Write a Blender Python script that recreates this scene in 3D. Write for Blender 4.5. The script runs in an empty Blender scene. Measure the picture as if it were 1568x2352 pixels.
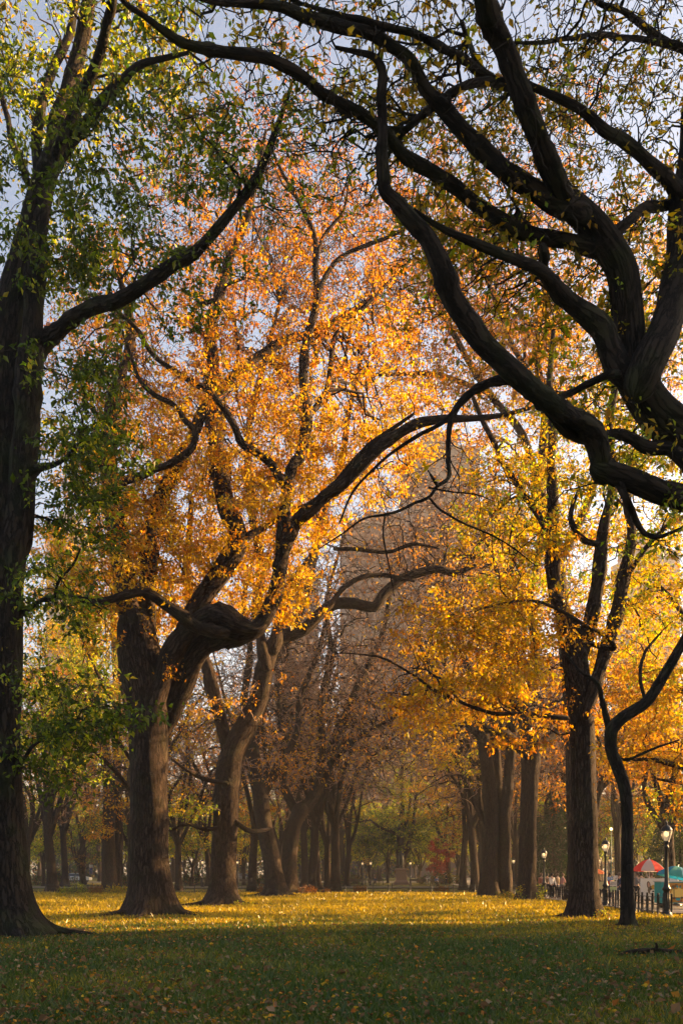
import bpy, bmesh, math, random
import numpy as np
from mathutils import Vector, kdtree
R = math.radians
rng = np.random.default_rng(7)
random.seed(7)
scn = bpy.context.scene
COL = scn.collection

# ------------------------------------------------------------------ camera, sky, sun, exposure
FX, CX, HY, H = 2100.0, 784.0, 2015.0, 1.5      # focal length, centre column and horizon row of a 1568 px wide frame; eye height
cam = bpy.data.cameras.new('camera'); camo = bpy.data.objects.new('camera', cam); COL.objects.link(camo)
camo.location = (0, 0, H); camo.rotation_euler = (R(90), 0, 0)
cam.sensor_fit = 'HORIZONTAL'; cam.sensor_width = 36; cam.lens = 36*FX/1568
cam.shift_y = (HY-1176)/1568
cam.clip_end = 5000; cam.clip_start = .1
scn.camera = camo
SUN_AZ, SUN_EL = 21.0, 18.0                     # degrees from +X towards +Y; elevation
sd = Vector((math.cos(R(SUN_AZ))*math.cos(R(SUN_EL)), math.sin(R(SUN_AZ))*math.cos(R(SUN_EL)), math.sin(R(SUN_EL))))
w = bpy.data.worlds.new("World"); scn.world = w; w.use_nodes = True
nt = w.node_tree; bg = nt.nodes['Background']
sky = nt.nodes.new('ShaderNodeTexSky'); sky.sky_type = 'NISHITA'; sky.sun_disc = False
sky.sun_elevation = R(SUN_EL); sky.sun_rotation = R(90-SUN_AZ)
sky.air_density = 1.0; sky.dust_density = 3.0; sky.ozone_density = 0.35
nt.links.new(sky.outputs[0], bg.inputs[0]); bg.inputs[1].default_value = .05
sl = bpy.data.lights.new('sun', 'SUN'); sl.energy = 5.0; sl.angle = R(.5); sl.color = (1, .60, .25)
slo = bpy.data.objects.new('sun', sl); COL.objects.link(slo)
slo.rotation_euler = sd.to_track_quat('Z', 'Y').to_euler(); slo.location = (40, 20, 60)
scn.view_settings.view_transform = 'Standard'; scn.view_settings.look = 'None'
scn.view_settings.exposure = 2.62; scn.view_settings.gamma = 1; scn.view_settings.use_curve_mapping = False
scn.cycles.max_bounces = 6; scn.cycles.transparent_max_bounces = 8
scn.cycles.volume_bounces = 0

def gz(y):
    return np.clip((np.asarray(y, float)-83)*.008, 0, 1.2)
def P(px, py, d):
    return np.array([(px-CX)/FX*d, d, H-(py-HY)/FX*d])
def gdepth(py):
    return H*FX/(py-HY)

# ------------------------------------------------------------------ materials
def mat(name, base=(.5,.5,.5), rough=.7, metal=0.0, nscale=None, namt=.25, bump=0.0, emit=None, spec=None):
    m = bpy.data.materials.new(name); m.use_nodes = True
    n = m.node_tree; b = n.nodes['Principled BSDF']
    b.inputs['Base Color'].default_value = (*base, 1); b.inputs['Roughness'].default_value = rough; b.inputs['Metallic'].default_value = metal
    if spec is not None: b.inputs['Specular IOR Level'].default_value = spec
    if nscale:
        tc = n.nodes.new('ShaderNodeTexCoord'); nz = n.nodes.new('ShaderNodeTexNoise'); nz.inputs['Scale'].default_value = nscale; nz.inputs['Detail'].default_value = 6
        n.links.new(tc.outputs['Object'], nz.inputs['Vector'])
        mx = n.nodes.new('ShaderNodeMix'); mx.data_type = 'RGBA'
        mx.inputs[6].default_value = (*[c*(1-namt) for c in base], 1); mx.inputs[7].default_value = (*[min(1, c*(1+namt)) for c in base], 1)
        n.links.new(nz.outputs['Fac'], mx.inputs[0]); n.links.new(mx.outputs[2], b.inputs['Base Color'])
        if bump:
            bp = n.nodes.new('ShaderNodeBump'); bp.inputs['Strength'].default_value = bump; bp.inputs['Distance'].default_value = .02
            n.links.new(nz.outputs['Fac'], bp.inputs['Height']); n.links.new(bp.outputs[0], b.inputs['Normal'])
    if emit:
        b.inputs['Emission Color'].default_value = (*emit[0], 1); b.inputs['Emission Strength'].default_value = emit[1]
    return m

def bark_mat(name, c0, c1, moss=.0, fur=1.0):
    m = bpy.data.materials.new(name); m.use_nodes = True
    n = m.node_tree; L = n.links; b = n.nodes['Principled BSDF']; b.inputs['Roughness'].default_value = .95; b.inputs['Specular IOR Level'].default_value = .15
    at = n.nodes.new('ShaderNodeAttribute'); at.attribute_name = 'bk'
    mp = n.nodes.new('ShaderNodeMapping'); mp.inputs['Scale'].default_value = (1, 1, .22)
    L.new(at.outputs['Vector'], mp.inputs[0])
    nz = n.nodes.new('ShaderNodeTexNoise'); nz.inputs['Scale'].default_value = 19*fur; nz.inputs['Detail'].default_value = 7; nz.inputs['Roughness'].default_value = .65; nz.inputs['Distortion'].default_value = .6
    L.new(mp.outputs[0], nz.inputs['Vector'])
    vo = n.nodes.new('ShaderNodeTexVoronoi'); vo.feature = 'DISTANCE_TO_EDGE'; vo.inputs['Scale'].default_value = 11*fur; vo.inputs['Randomness'].default_value = 1
    mp2 = n.nodes.new('ShaderNodeMapping'); mp2.inputs['Scale'].default_value = (1, 1, .17)
    ad = n.nodes.new('ShaderNodeVectorMath'); ad.operation = 'MULTIPLY_ADD'; ad.inputs[1].default_value = (.16, .16, .9)
    L.new(nz.outputs['Color'], ad.inputs[0]); L.new(at.outputs['Vector'], ad.inputs[2]); L.new(ad.outputs[0], mp2.inputs[0]); L.new(mp2.outputs[0], vo.inputs['Vector'])
    mr = n.nodes.new('ShaderNodeMapRange'); mr.inputs[1].default_value = 0; mr.inputs[2].default_value = .15
    L.new(vo.outputs['Distance'], mr.inputs[0])
    mu = n.nodes.new('ShaderNodeMath'); mu.operation = 'MULTIPLY_ADD'; mu.inputs[1].default_value = .6
    m2 = n.nodes.new('ShaderNodeMath'); m2.operation = 'MULTIPLY'; m2.inputs[1].default_value = .4
    L.new(nz.outputs['Fac'], m2.inputs[0]); L.new(mr.outputs[0], mu.inputs[0]); L.new(m2.outputs[0], mu.inputs[2])
    cr = n.nodes.new('ShaderNodeMix'); cr.data_type = 'RGBA'; cr.inputs[6].default_value = (*c0, 1); cr.inputs[7].default_value = (*c1, 1)
    L.new(mu.outputs[0], cr.inputs[0])
    out = cr.outputs[2]
    if moss:
        n2 = n.nodes.new('ShaderNodeTexNoise'); n2.inputs['Scale'].default_value = 1.3; n2.inputs['Detail'].default_value = 5
        tc = n.nodes.new('ShaderNodeTexCoord'); L.new(tc.outputs['Object'], n2.inputs['Vector'])
        m3 = n.nodes.new('ShaderNodeMapRange'); m3.inputs[1].default_value = .5; m3.inputs[2].default_value = .75; m3.inputs[4].default_value = moss
        L.new(n2.outputs['Fac'], m3.inputs[0])
        c3 = n.nodes.new('ShaderNodeMix'); c3.data_type = 'RGBA'; c3.inputs[7].default_value = (.045, .062, .018, 1)
        L.new(m3.outputs[0], c3.inputs[0]); L.new(out, c3.inputs[6]); out = c3.outputs[2]
    L.new(out, b.inputs['Base Color'])
    bp = n.nodes.new('ShaderNodeBump'); bp.inputs['Strength'].default_value = 1.0; bp.inputs['Distance'].default_value = .08
    L.new(mu.outputs[0], bp.inputs['Height']); L.new(bp.outputs[0], b.inputs['Normal'])
    return m

def leaf_mat(name, trans=.56, gloss=.025, sat=1.36, val=1.45):
    m = bpy.data.materials.new(name); m.use_nodes = True
    n = m.node_tree; L = n.links; n.nodes.remove(n.nodes['Principled BSDF']); out = n.nodes['Material Output']
    at = n.nodes.new('ShaderNodeAttribute'); at.attribute_name = 'col'
    df = n.nodes.new('ShaderNodeBsdfDiffuse'); tr = n.nodes.new('ShaderNodeBsdfTranslucent')
    hs = n.nodes.new('ShaderNodeHueSaturation'); hs.inputs['Saturation'].default_value = sat; hs.inputs['Value'].default_value = val
    L.new(at.outputs['Color'], df.inputs[0]); L.new(at.outputs['Color'], hs.inputs['Color']); L.new(hs.outputs[0], tr.inputs[0])
    mx = n.nodes.new('ShaderNodeMixShader'); mx.inputs[0].default_value = trans
    L.new(df.outputs[0], mx.inputs[1]); L.new(tr.outputs[0], mx.inputs[2])
    gl = n.nodes.new('ShaderNodeBsdfGlossy'); gl.inputs['Roughness'].default_value = .35
    m2 = n.nodes.new('ShaderNodeMixShader'); m2.inputs[0].default_value = gloss
    L.new(mx.outputs[0], m2.inputs[1]); L.new(gl.outputs[0], m2.inputs[2]); L.new(m2.outputs[0], out.inputs[0])
    return m

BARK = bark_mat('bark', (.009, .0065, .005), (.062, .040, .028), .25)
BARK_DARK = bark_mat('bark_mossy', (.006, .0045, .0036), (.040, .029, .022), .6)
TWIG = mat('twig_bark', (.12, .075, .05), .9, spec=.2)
TWIG_PALE = mat('pale_twig_bark', (.24, .16, .125), .9, spec=.2)  # paler copy of the twig bark, with sunlight put into its colour
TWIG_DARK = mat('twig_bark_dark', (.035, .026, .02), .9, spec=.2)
LEAF = leaf_mat('leaves')
LEAF_FLOOR = leaf_mat('fallen_leaf', .15, .0, 1.0, .9)
GRASSM = leaf_mat('grass_blade', .45, .03, 1.05, 1.3)
IRON = mat('black_iron', (.02, .02, .02), .38, .3, 8, .3)
STONE = mat('pedestal_granite', (.32, .22, .17), .8, 0, 9, .2, .2)
BRONZE = mat('dark_bronze', (.045, .05, .045), .45, .6, 6, .3)

# ------------------------------------------------------------------ mesh helpers
class MB:
    """Collects vertex and face arrays and links them as one mesh object."""
    def __init__(s): s.v=[]; s.f=[]; s.mi=[]; s.n=0; s.c=[]; s.b=[]
    def add(s, v, f, mi=0, col=None, bk=None):
        v = np.asarray(v, float).reshape(-1, 3); f = np.asarray(f, int)
        s.v.append(v); s.f.append(f+s.n); s.mi.append(np.full(len(f), mi)); s.n += len(v)
        s.c.append(np.tile((1., 1, 1), (len(v), 1)) if col is None else np.asarray(col, float).reshape(-1, 3))
        s.b.append(v if bk is None else np.asarray(bk, float).reshape(-1, 3))
    def box(s, c, d, rz=0, mi=0, rx=0, ry=0):
        from mathutils import Euler
        q = np.array([[i, j, k] for i in (-.5, .5) for j in (-.5, .5) for k in (-.5, .5)])*np.asarray(d, float)
        M = np.array(Euler((rx, ry, rz)).to_matrix()); q = q@M.T + np.asarray(c, float)
        s.add(q, [[0,1,3,2],[4,6,7,5],[0,4,5,1],[2,3,7,6],[0,2,6,4],[1,5,7,3]], mi)
    def lathe(s, prof, c=(0,0,0), n=16, mi=0, cap=True):
        a = np.linspace(0, 2*np.pi, n, endpoint=False); c = np.asarray(c, float); m = len(prof)
        v = np.array([[r*np.cos(t), r*np.sin(t), z] for r, z in prof for t in a])+c
        f = [[i*n+j, i*n+(j+1)%n, (i+1)*n+(j+1)%n, (i+1)*n+j] for i in range(m-1) for j in range(n)]
        s.add(v, f, mi)
    def tube(s, pts, rad, n=8, mi=0, amp=0, cap=True, col=None):
        v, f, bk = tube(np.asarray(pts, float), np.asarray(rad, float)*np.ones(len(pts)), n, amp)
        s.add(v, f, mi, None if col is None else np.tile(col, (len(v), 1)), bk)
    def poly(s, pts, mi=0):
        s.v.append(np.asarray(pts, float)); s.f.append(np.array([list(range(len(pts)))])+s.n); s.mi.append(np.array([mi])); s.n += len(pts)
        s.c.append(np.tile((1., 1, 1), (len(pts), 1))); s.b.append(np.asarray(pts, float))
    def build(s, name, mats, parent=None, org=(0,0,0), smooth=True, attrs=False, auto=None):
        me = bpy.data.meshes.new(name)
        if s.n:
            V = np.concatenate(s.v)-np.asarray(org, float)
            me.vertices.add(len(V)); me.vertices.foreach_set('co', V.astype(np.float32).ravel())
            tot = np.concatenate([np.full(len(f), f.shape[1]) for f in s.f]); idx = np.concatenate([f.ravel() for f in s.f])
            me.loops.add(len(idx)); me.loops.foreach_set('vertex_index', idx.astype(np.int32))
            me.polygons.add(len(tot)); st = np.concatenate([[0], np.cumsum(tot)[:-1]])
            me.polygons.foreach_set('loop_start', st.astype(np.int32))
            me.polygons.foreach_set('material_index', np.concatenate(s.mi).astype(np.int32))
            me.polygons.foreach_set('use_smooth', np.full(len(tot), bool(smooth)))
            if attrs:
                C = np.concatenate(s.c); C = np.c_[C, np.ones(len(C))]
                a = me.attributes.new('col', 'FLOAT_COLOR', 'POINT'); a.data.foreach_set('color', C.astype(np.float32).ravel())
                a = me.attributes.new('bk', 'FLOAT_VECTOR', 'POINT'); a.data.foreach_set('vector', np.concatenate(s.b).astype(np.float32).ravel())
            me.update(calc_edges=True)
        for m in (mats if isinstance(mats, (list, tuple)) else [mats]): me.materials.append(m)
        o = bpy.data.objects.new(name, me); COL.objects.link(o)
        if parent is not None: o.parent = parent
        else: o.location = org
        return o

def norm(a): return a/np.maximum(np.linalg.norm(a, axis=-1, keepdims=True), 1e-9)

def tube(P_, r, n, amp=0.0):
    """One swept tube with parallel-transported rings; returns verts, quads and bark coordinates."""
    m = len(P_); T = norm(np.gradient(P_, axis=0))
    u = np.cross(T[0], (0, 0, 1) if abs(T[0][2]) < .9 else (0, 1, 0)); u /= np.linalg.norm(u); U = [u]
    for i in range(1, m):
        u = U[-1]-T[i]*np.dot(U[-1], T[i]); U.append(u/np.linalg.norm(u))
    U = np.array(U); W = np.cross(T, U); a = np.linspace(0, 2*np.pi, n, endpoint=False)
    s = np.concatenate([[0], np.cumsum(np.linalg.norm(np.diff(P_, axis=0), axis=1))])
    rr = r[:, None]*np.ones(n)[None]
    if amp:
        ph = rng.random(6)*6.28
        rr = rr*(1+amp*(np.sin(3*a[None]+ph[0]+.7*s[:, None])*.5+np.sin(5*a[None]+ph[1]-.9*s[:, None])*.35+np.sin(2*a[None]+ph[2]+1.9*s[:, None])*.5
                 + .6*np.sin(1.7*s[:, None]+ph[3])*np.sin(.8*s[:, None]+ph[4])+rng.normal(0, .12, (m, n))))
    V = P_[:, None]+rr[..., None]*(np.cos(a)[None, :, None]*U[:, None]+np.sin(a)[None, :, None]*W[:, None])
    rm = max(r.mean(), .02); bk = np.stack([np.cos(a)[None]*rm+0*s[:, None], np.sin(a)[None]*rm+0*s[:, None], s[:, None]+0*a[None]], -1)
    i, j = np.meshgrid(np.arange(m-1), np.arange(n), indexing='ij'); j2 = (j+1) % n
    f = np.stack([i*n+j, i*n+j2, (i+1)*n+j2, (i+1)*n+j], -1).reshape(-1, 4)
    V = V.reshape(-1, 3); bk = bk.reshape(-1, 3)
    V = np.concatenate([V, P_[:1]-T[:1]*r[0]*.3, P_[-1:]+T[-1:]*r[-1]*.5]); bk = np.concatenate([bk, bk[:1], bk[-1:]])
    k = np.arange(n); cap = np.stack([np.full(n, len(V)-1), (m-1)*n+k, (m-1)*n+(k+1) % n, (m-1)*n+(k+1) % n], -1)
    return V, np.concatenate([f, cap_fix(f, cap)]), bk
def cap_fix(f, cap):
    # tip fan as quads that share two spokes: merge pairs of tip triangles
    n = len(cap); out = []
    for k in range(0, n-1, 2):
        out.append([cap[k][0], cap[k][1], cap[k][2], cap[(k+1) % n][2]])
    if n % 2: out.append([cap[n-1][0], cap[n-1][1], cap[n-1][2], cap[0][1]])
    return np.array(out)

def tubes(C, Rr, n):
    """Many tubes at once. C (N,M,3), Rr (N,M)."""
    N, M = Rr.shape; T = norm(np.gradient(C, axis=1)); d = norm(C[:, -1]-C[:, 0])
    ref = np.where(np.abs(d[:, 2:3]) < .75, (0., 0, 1), (0., 1., .1)); U = norm(np.cross(T, ref[:, None])); W = np.cross(T, U)
    a = np.linspace(0, 2*np.pi, n, endpoint=False)
    V = C[:, :, None]+Rr[:, :, None, None]*(np.cos(a)[None, None, :, None]*U[:, :, None]+np.sin(a)[None, None, :, None]*W[:, :, None])
    t, i, j = np.meshgrid(np.arange(N), np.arange(M-1), np.arange(n), indexing='ij'); j2 = (j+1) % n; b = t*M*n
    f = np.stack([b+i*n+j, b+i*n+j2, b+(i+1)*n+j2, b+(i+1)*n+j], -1).reshape(-1, 4)
    s = np.linspace(0, 1, M)[None]*np.linalg.norm(C[:, -1]-C[:, 0], axis=1)[:, None]
    bk = np.stack(np.broadcast_arrays(np.cos(a)*.05, np.sin(a)*.05, s[:, :, None]), -1).reshape(-1, 3)
    return V.reshape(-1, 3), f, bk

def spline(p, k):
    """Catmull-Rom through the rows of p, k samples a span."""
    p = np.asarray(p, float); q = np.concatenate([2*p[:1]-p[1:2], p, 2*p[-1:]-p[-2:-1]]); out = []
    for i in range(1, len(q)-2):
        t = np.linspace(0, 1, k, endpoint=False)[:, None]
        out.append(.5*((2*q[i])+(-q[i-1]+q[i+1])*t+(2*q[i-1]-5*q[i]+4*q[i+1]-q[i+2])*t*t+(-q[i-1]+3*q[i]-3*q[i+1]+q[i+2])*t**3))
    out.append(p[-1:]); return np.concatenate(out)

# ------------------------------------------------------------------ leaf colours
PAL = {
 'green':  [(.042,.065,.006), (.062,.088,.007), (.085,.105,.008), (.034,.050,.006)],
 'lime':   [(.16,.20,.015), (.22,.24,.02), (.11,.15,.015), (.30,.26,.02)],
 'olive':  [(.24,.17,.015), (.17,.15,.015), (.30,.20,.015), (.12,.12,.015), (.34,.19,.015)],
 'gold':  [(.62,.40,.015), (.66,.45,.02), (.56,.34,.012), (.60,.37,.012), (.66,.48,.03)],
 'amber': [(.58,.255,.008), (.60,.29,.010), (.52,.20,.008), (.60,.34,.012)],
 'rust':  [(.44,.16,.02), (.52,.21,.018), (.36,.12,.02), (.54,.25,.018), (.30,.10,.02)],
 'red':    [(.24,.022,.014), (.18,.018,.014), (.28,.035,.018)],
 'ever':   [(.018,.035,.012), (.025,.045,.015), (.035,.05,.015)],
 'brown':  [(.16,.08,.03), (.22,.10,.03), (.28,.12,.03)],
}
PKEYS = list(PAL)
LK = np.array([1.2 if k == 'green' else 1.35 if k == 'lime' else 1.0 if k == 'olive' else .68 if k in ('gold', 'amber', 'rust', 'red', 'brown') else .75 for k in PKEYS])
def leafcols(k):
    """k: palette index per leaf."""
    out = np.zeros((len(k), 3))
    for i, key in enumerate(PKEYS):
        m = np.nonzero(k == i)[0]
        if len(m):
            p = np.array(PAL[key]); out[m] = p[rng.integers(0, len(p), len(m))]
    out *= np.exp(rng.normal(0, .16, (len(k), 1)))
    out[:, 1] *= np.exp(rng.normal(0, .09, len(k)))
    return np.clip(out*LK[k][:, None], .004, .85)

def leaves(mb, base, d, size, cols, wid=.5):
    n = len(base); d = norm(d); rnd = norm(rng.normal(0, 1, (n, 3))+np.array((0, 0, 1.1)))
    s = norm(np.cross(d, rnd)); nn = np.cross(s, d); l = size[:, None]
    mid = base+d*l*.45; f = nn*l*.10
    V = np.stack([base, mid+s*l*wid*.5+f, base+d*l-nn*l*.12, mid-s*l*wid*.5+f], 1).reshape(-1, 3)
    mb.add(V, np.arange(4*n).reshape(-1, 4), 0, np.repeat(cols, 4, 0))

# ------------------------------------------------------------------ growing branches towards the crown
def grow(mt, mw, ml, sk, att, nleaf, pal, lsize, fracs=(.03, .12, .4, 1.), rmin=.008, wander=.16, droop=.12, kr=.011):
    """sk: dict p,t,r of skeleton points. att (N,3) twig tips. Adds limbs to mt, twigs to mw and leaves to ml."""
    N = len(att)
    if not N: return
    order = rng.permutation(N); att = att[order]; nleaf = nleaf[order]; pal = pal[order]; lsize = lsize[order]
    p, t, r = sk['p'], sk['t'], sk['r']; cen = p.mean(0); a0 = 0
    for ri, fr in enumerate(fracs):
        a1 = int(round(N*fr)); 
        if a1 <= a0: continue
        A = att[a0:a1]; kd = kdtree.KDTree(len(p))
        for i, q in enumerate(p): kd.insert(q, i)
        kd.balance(); ix = np.array([kd.find(q)[1] for q in A])
        p0, t0, r0 = p[ix], t[ix], r[ix]; dv = A-p0; ln = np.linalg.norm(dv, axis=1, keepdims=True); ln = np.maximum(ln, .05); dd = dv/ln
        M = (9, 7, 5, 4)[min(ri, 3)]
        d0 = norm(t0*.55+dd*.75+np.array((0, 0, .15))); d1 = norm(dd+rng.normal(0, .25, dd.shape)+np.array((0, 0, -droop)))
        b1, b2 = p0+d0*ln*.38, A-d1*ln*.3; u = np.linspace(0, 1, M)[None, :, None]
        C = (1-u)**3*p0[:, None]+3*u*(1-u)**2*b1[:, None]+3*u*u*(1-u)*b2[:, None]+u**3*A[:, None]
        jit = rng.normal(0, 1, C.shape)*np.minimum(ln, 4)[:, None]*wander*.22; jit[:, 0] = 0; jit[:, -1] = 0; C = C+jit
        l = ln[:, 0]; s0 = np.minimum(r0*.7, rmin+kr*l); s0 = np.maximum(s0, rmin); s1 = np.maximum(s0*.28, rmin*.8)
        Rr = s0[:, None]*(1-np.linspace(0, 1, M)[None]**.8)+s1[:, None]*np.linspace(0, 1, M)[None]**.8
        V, f, bk = tubes(C, Rr, (6, 5, 3, 3)[min(ri, 3)]); (mt if ri < 2 else ml).add(V, f, 0 if ri < 2 else 1, None, bk)
        T = norm(np.gradient(C, axis=1))
        p = np.concatenate([p, C[:, 1:].reshape(-1, 3)]); t = np.concatenate([t, T[:, 1:].reshape(-1, 3)]); r = np.concatenate([r, Rr[:, 1:].ravel()])
        k = nleaf[a0:a1]; who = np.repeat(np.arange(len(A)), k)
        if len(who):
            tt = 1-rng.random(len(who))**1.4*np.clip(2.2/np.maximum(l[who], .1), .2, .85)
            x = tt*(M-1); i0 = np.minimum(x.astype(int), M-2); fr_ = (x-i0)[:, None]
            b = C[who, i0]*(1-fr_)+C[who, i0+1]*fr_; tg = T[who, i0]; ls = lsize[a0:a1][who]
            b = b+rng.normal(0, 1, b.shape)*ls[:, None]*np.array((.75, .75, .5))
            dr = tg*.5+norm(rng.normal(0, 1, b.shape))*.8+np.array((0, 0, -.35))
            sz = ls*np.exp(rng.normal(0, .22, len(who)))
            leaves(ml, b, dr, sz, leafcols(pal[a0:a1][who]))
        a0 = a1

def ellipsoid_cloud(c, rad, n, clump, spread):
    """n points in an ellipsoid, gathered round clump centres with gaps between."""
    m = max(1, n//clump); q = norm(rng.normal(0, 1, (m, 3)))*rng.random((m, 1))**(1/2.6)
    a = q[rng.integers(0, m, n)]*rad + rng.normal(0, 1, (n, 3))*np.array((1, 1, .42))*spread
    return a+np.asarray(c)

def empty(name, loc, label=None, cat=None, group=None, rz=0):
    o = bpy.data.objects.new(name, None); COL.objects.link(o); o.location = loc; o.rotation_euler = (0, 0, rz); o.empty_display_size = .3
    tag(o, label, cat, group); return o
def tag(o, label=None, cat=None, group=None, kind=None):
    if label: o['label'] = label
    if cat: o['category'] = cat
    if group: o['group'] = group
    if kind: o['kind'] = kind
    return o
def children(o): return [c for c in bpy.data.objects if c.parent == o]
KIDS = {}
def dup(root, loc, rz=0, sc=1, label=None, group=None, sz=None):
    if root.name not in KIDS: KIDS[root.name] = [(c, children(c)) for c in children(root)]
    r = root.copy(); COL.objects.link(r); r.location = loc; r.rotation_euler = (0, 0, rz); r.scale = (sc, sc, sz or sc)
    if label: r['label'] = label
    if group: r['group'] = group
    for c, gs in KIDS[root.name]:
        d = c.copy(); COL.objects.link(d); d.parent = r
        for g in gs:
            e = g.copy(); COL.objects.link(e); e.parent = d
    return r

def traced_tree(name, label, depth, limbs, clusters, bark=None, twig=None, flare=1.7, sides=18, rmin=.008, fracs=(.03, .12, .4, 1.), group=None, base=None, clear=0, kr=.011, wander=.16, cat='tree', NM=1.6):
    """limbs: (points, radii) or (points, radii, depth0, depth1): image columns and rows taken to the limb's own depth; radii in the same pixels.
    clusters: (x, y, rx, ry, depth, rdepth, n, {palette: weight}, leaves per twig, leaf size)."""
    mt, mw, ml = MB(), MB(), MB(); sp, st_, sr = [], [], []
    for li, lb in enumerate(limbs):
        pts, rad = lb[0], lb[1]; o0, o1 = (lb[2], lb[3]) if len(lb) > 3 else (0, 0)
        m = len(pts); rad = np.interp(np.linspace(0, 1, m), np.linspace(0, 1, len(rad)), rad)
        dep = depth+o0+(o1-o0)*np.linspace(0, 1, m)+(np.sin(np.linspace(0, 6, m)+li)*.25 if li else 0)
        w3 = np.array([P(x, y, d) for (x, y), d in zip(pts, dep)]); rw = rad*dep/FX
        k = 5; q = spline(np.c_[w3, rw], k); c, rr = q[:, :3], np.maximum(q[:, 3], .006)
        n = sides if li == 0 else max(7, int(sides*.7) if rr[0] > .15 else 7)
        if li:
            nn_ = len(c); sg = np.r_[0, np.cumsum(np.linalg.norm(np.diff(c, axis=0), axis=1))]; ph = rng.random(8)*6.28; md_ = max(rr.mean(), .03)
            wob = np.stack([np.sin(sg/md_*f_+ph[a_])*.5+np.sin(sg/md_*f_*2.3+ph[a_+3])*.3 for a_, f_ in ((0, .33), (1, .41), (2, .37))], -1)
            c = c+wob*rr[:, None]*.13*np.minimum(1, sg/(3*md_))[:, None]; rr = rr*(.96+.05*np.sin(sg/md_*.9+ph[6])+.10*np.maximum(0, rng.normal(0, 1, nn_)-.8))
        if rr[-1] > .05:
            tn = norm(c[-1]-c[-2]); ex = np.array([.3, .6, .85, 1.0]); c = np.concatenate([c, c[-1]+tn[None]*(ex*rr[-1])[:, None]]); rr = np.concatenate([rr, rr[-1]*np.array([.95, .78, .5, .15])])
        if li and rr[0] > .05:
            tn = norm(c[0]-c[1]); ex = np.array([1.2, 1.0, .7, .35]); c = np.concatenate([c[0]+tn[None]*(ex*rr[0])[:, None], c]); rr = np.concatenate([rr[0]*np.array([.1, .5, .8, .95]), rr])
        if li == 0:
            z0 = c[0][2]; V, f, bk = tube(c, rr, sides*2, .035)
            hgt = np.maximum(V[:, 2]-z0, 0); cen = c[np.argmin(np.abs(c[:, 2][None]-V[:, 2:3]), axis=1)]
            dv = V-cen; ang = np.arctan2(dv[:, 1], dv[:, 0]); R0 = rr[0]
            g = np.exp(-hgt/(R0*.75)); lobes = .5+.5*np.sin(ang*5+li+depth)*.7+.3*np.sin(ang*3+depth*2)
            V[:, :2] += dv[:, :2]*(g*(flare-1)*(.55+.6*lobes))[:, None]
            mt.add(V, f, 0, None, bk)
            if flare > 1.65 and z0 < .5:
                for q_ in range(7):
                    a_ = q_*.9+depth+rng.normal(0, .2); l_ = R0*rng.uniform(1.7, 3.0); g0 = c[0].copy(); g0[2] = 0; u_ = np.array((math.cos(a_), math.sin(a_), 0)); v_ = np.array((-u_[1], u_[0], 0))*rng.normal(0, .25)*R0
                    rp_ = np.array([g0+u_*R0*.55+np.array((0, 0, R0*.75)), g0+u_*R0*1.0+np.array((0, 0, R0*.26)), g0+u_*(R0+l_*.3)+v_*.4+np.array((0, 0, .06*R0)), g0+u_*(R0+l_*.65)+v_+np.array((0, 0, .0)), g0+u_*(R0+l_)+v_*1.6+np.array((0, 0, -.1))])
                    rq = spline(np.c_[rp_, np.array([.3, .27, .16, .1, .05])*R0], 4); V, f, bk = tube(rq[:, :3], rq[:, 3], 9, .1); mt.add(V, f, 0, None, bk)
        else:
            V, f, bk = tube(c, rr, n, .13 if rr.max() > .3 else .08); mt.add(V, f, 0, None, bk)
        T = norm(np.gradient(c, axis=0)); keep = c[:, 2] > clear
        sp.append(c[keep]); st_.append(T[keep]); sr.append(rr[keep])
    sk = dict(p=np.concatenate(sp), t=np.concatenate(st_), r=np.concatenate(sr))
    A, NL, PI_, LS = [], [], [], []
    for (x, y, rx, ry, d, rd, n, pal, nl, ls) in clusters:
        s = d/FX; a = ellipsoid_cloud(P(x, y, d), np.array((rx*s, rd, ry*s)), n:=int(n*NM), 7, .7*max(.6, min(rx*s, ry*s)/3.5)); a[:, 2] = np.maximum(a[:, 2], .8)
        A.append(a); NL.append(rng.poisson(nl, n)); ks = [PKEYS.index(k) for k in pal]; ws = np.array(list(pal.values()), float)
        PI_.append(rng.choice(ks, n, p=ws/ws.sum())); LS.append(np.full(n, ls))
    if A: grow(mt, mw, ml, sk, np.concatenate(A), np.concatenate(NL), np.concatenate(PI_), np.concatenate(LS), fracs, rmin, wander, kr=kr)
    b = np.array(base) if base is not None else np.array(limbs[0][0][0]); org = P(b[0], b[1], depth) if base is None else base
    org = np.array((org[0], org[1], 0.)) if org[2] < 1 else org
    e = empty(name, org, label, cat, group)
    mt.build('trunk', bark or BARK, e, org, attrs=True)
    if ml.n: ml.build('crown', [LEAF, twig or TWIG], e, org, smooth=False, attrs=True)
    return e

# ------------------------------------------------------------------ ground, road, paths
def strip(name, xs_of_y, ys, lift, m, kind='structure', label=None, cat=None):
    b = MB(); v = []
    for y in ys:
        x0, x1 = xs_of_y(y); z = float(gz(y))+lift; v += [[x0, y, z], [x1, y, z]]
    b.add(v, [[2*i, 2*i+1, 2*i+3, 2*i+2] for i in range(len(ys)-1)]); o = b.build(name, m); return tag(o, label, cat, None, kind)

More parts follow.
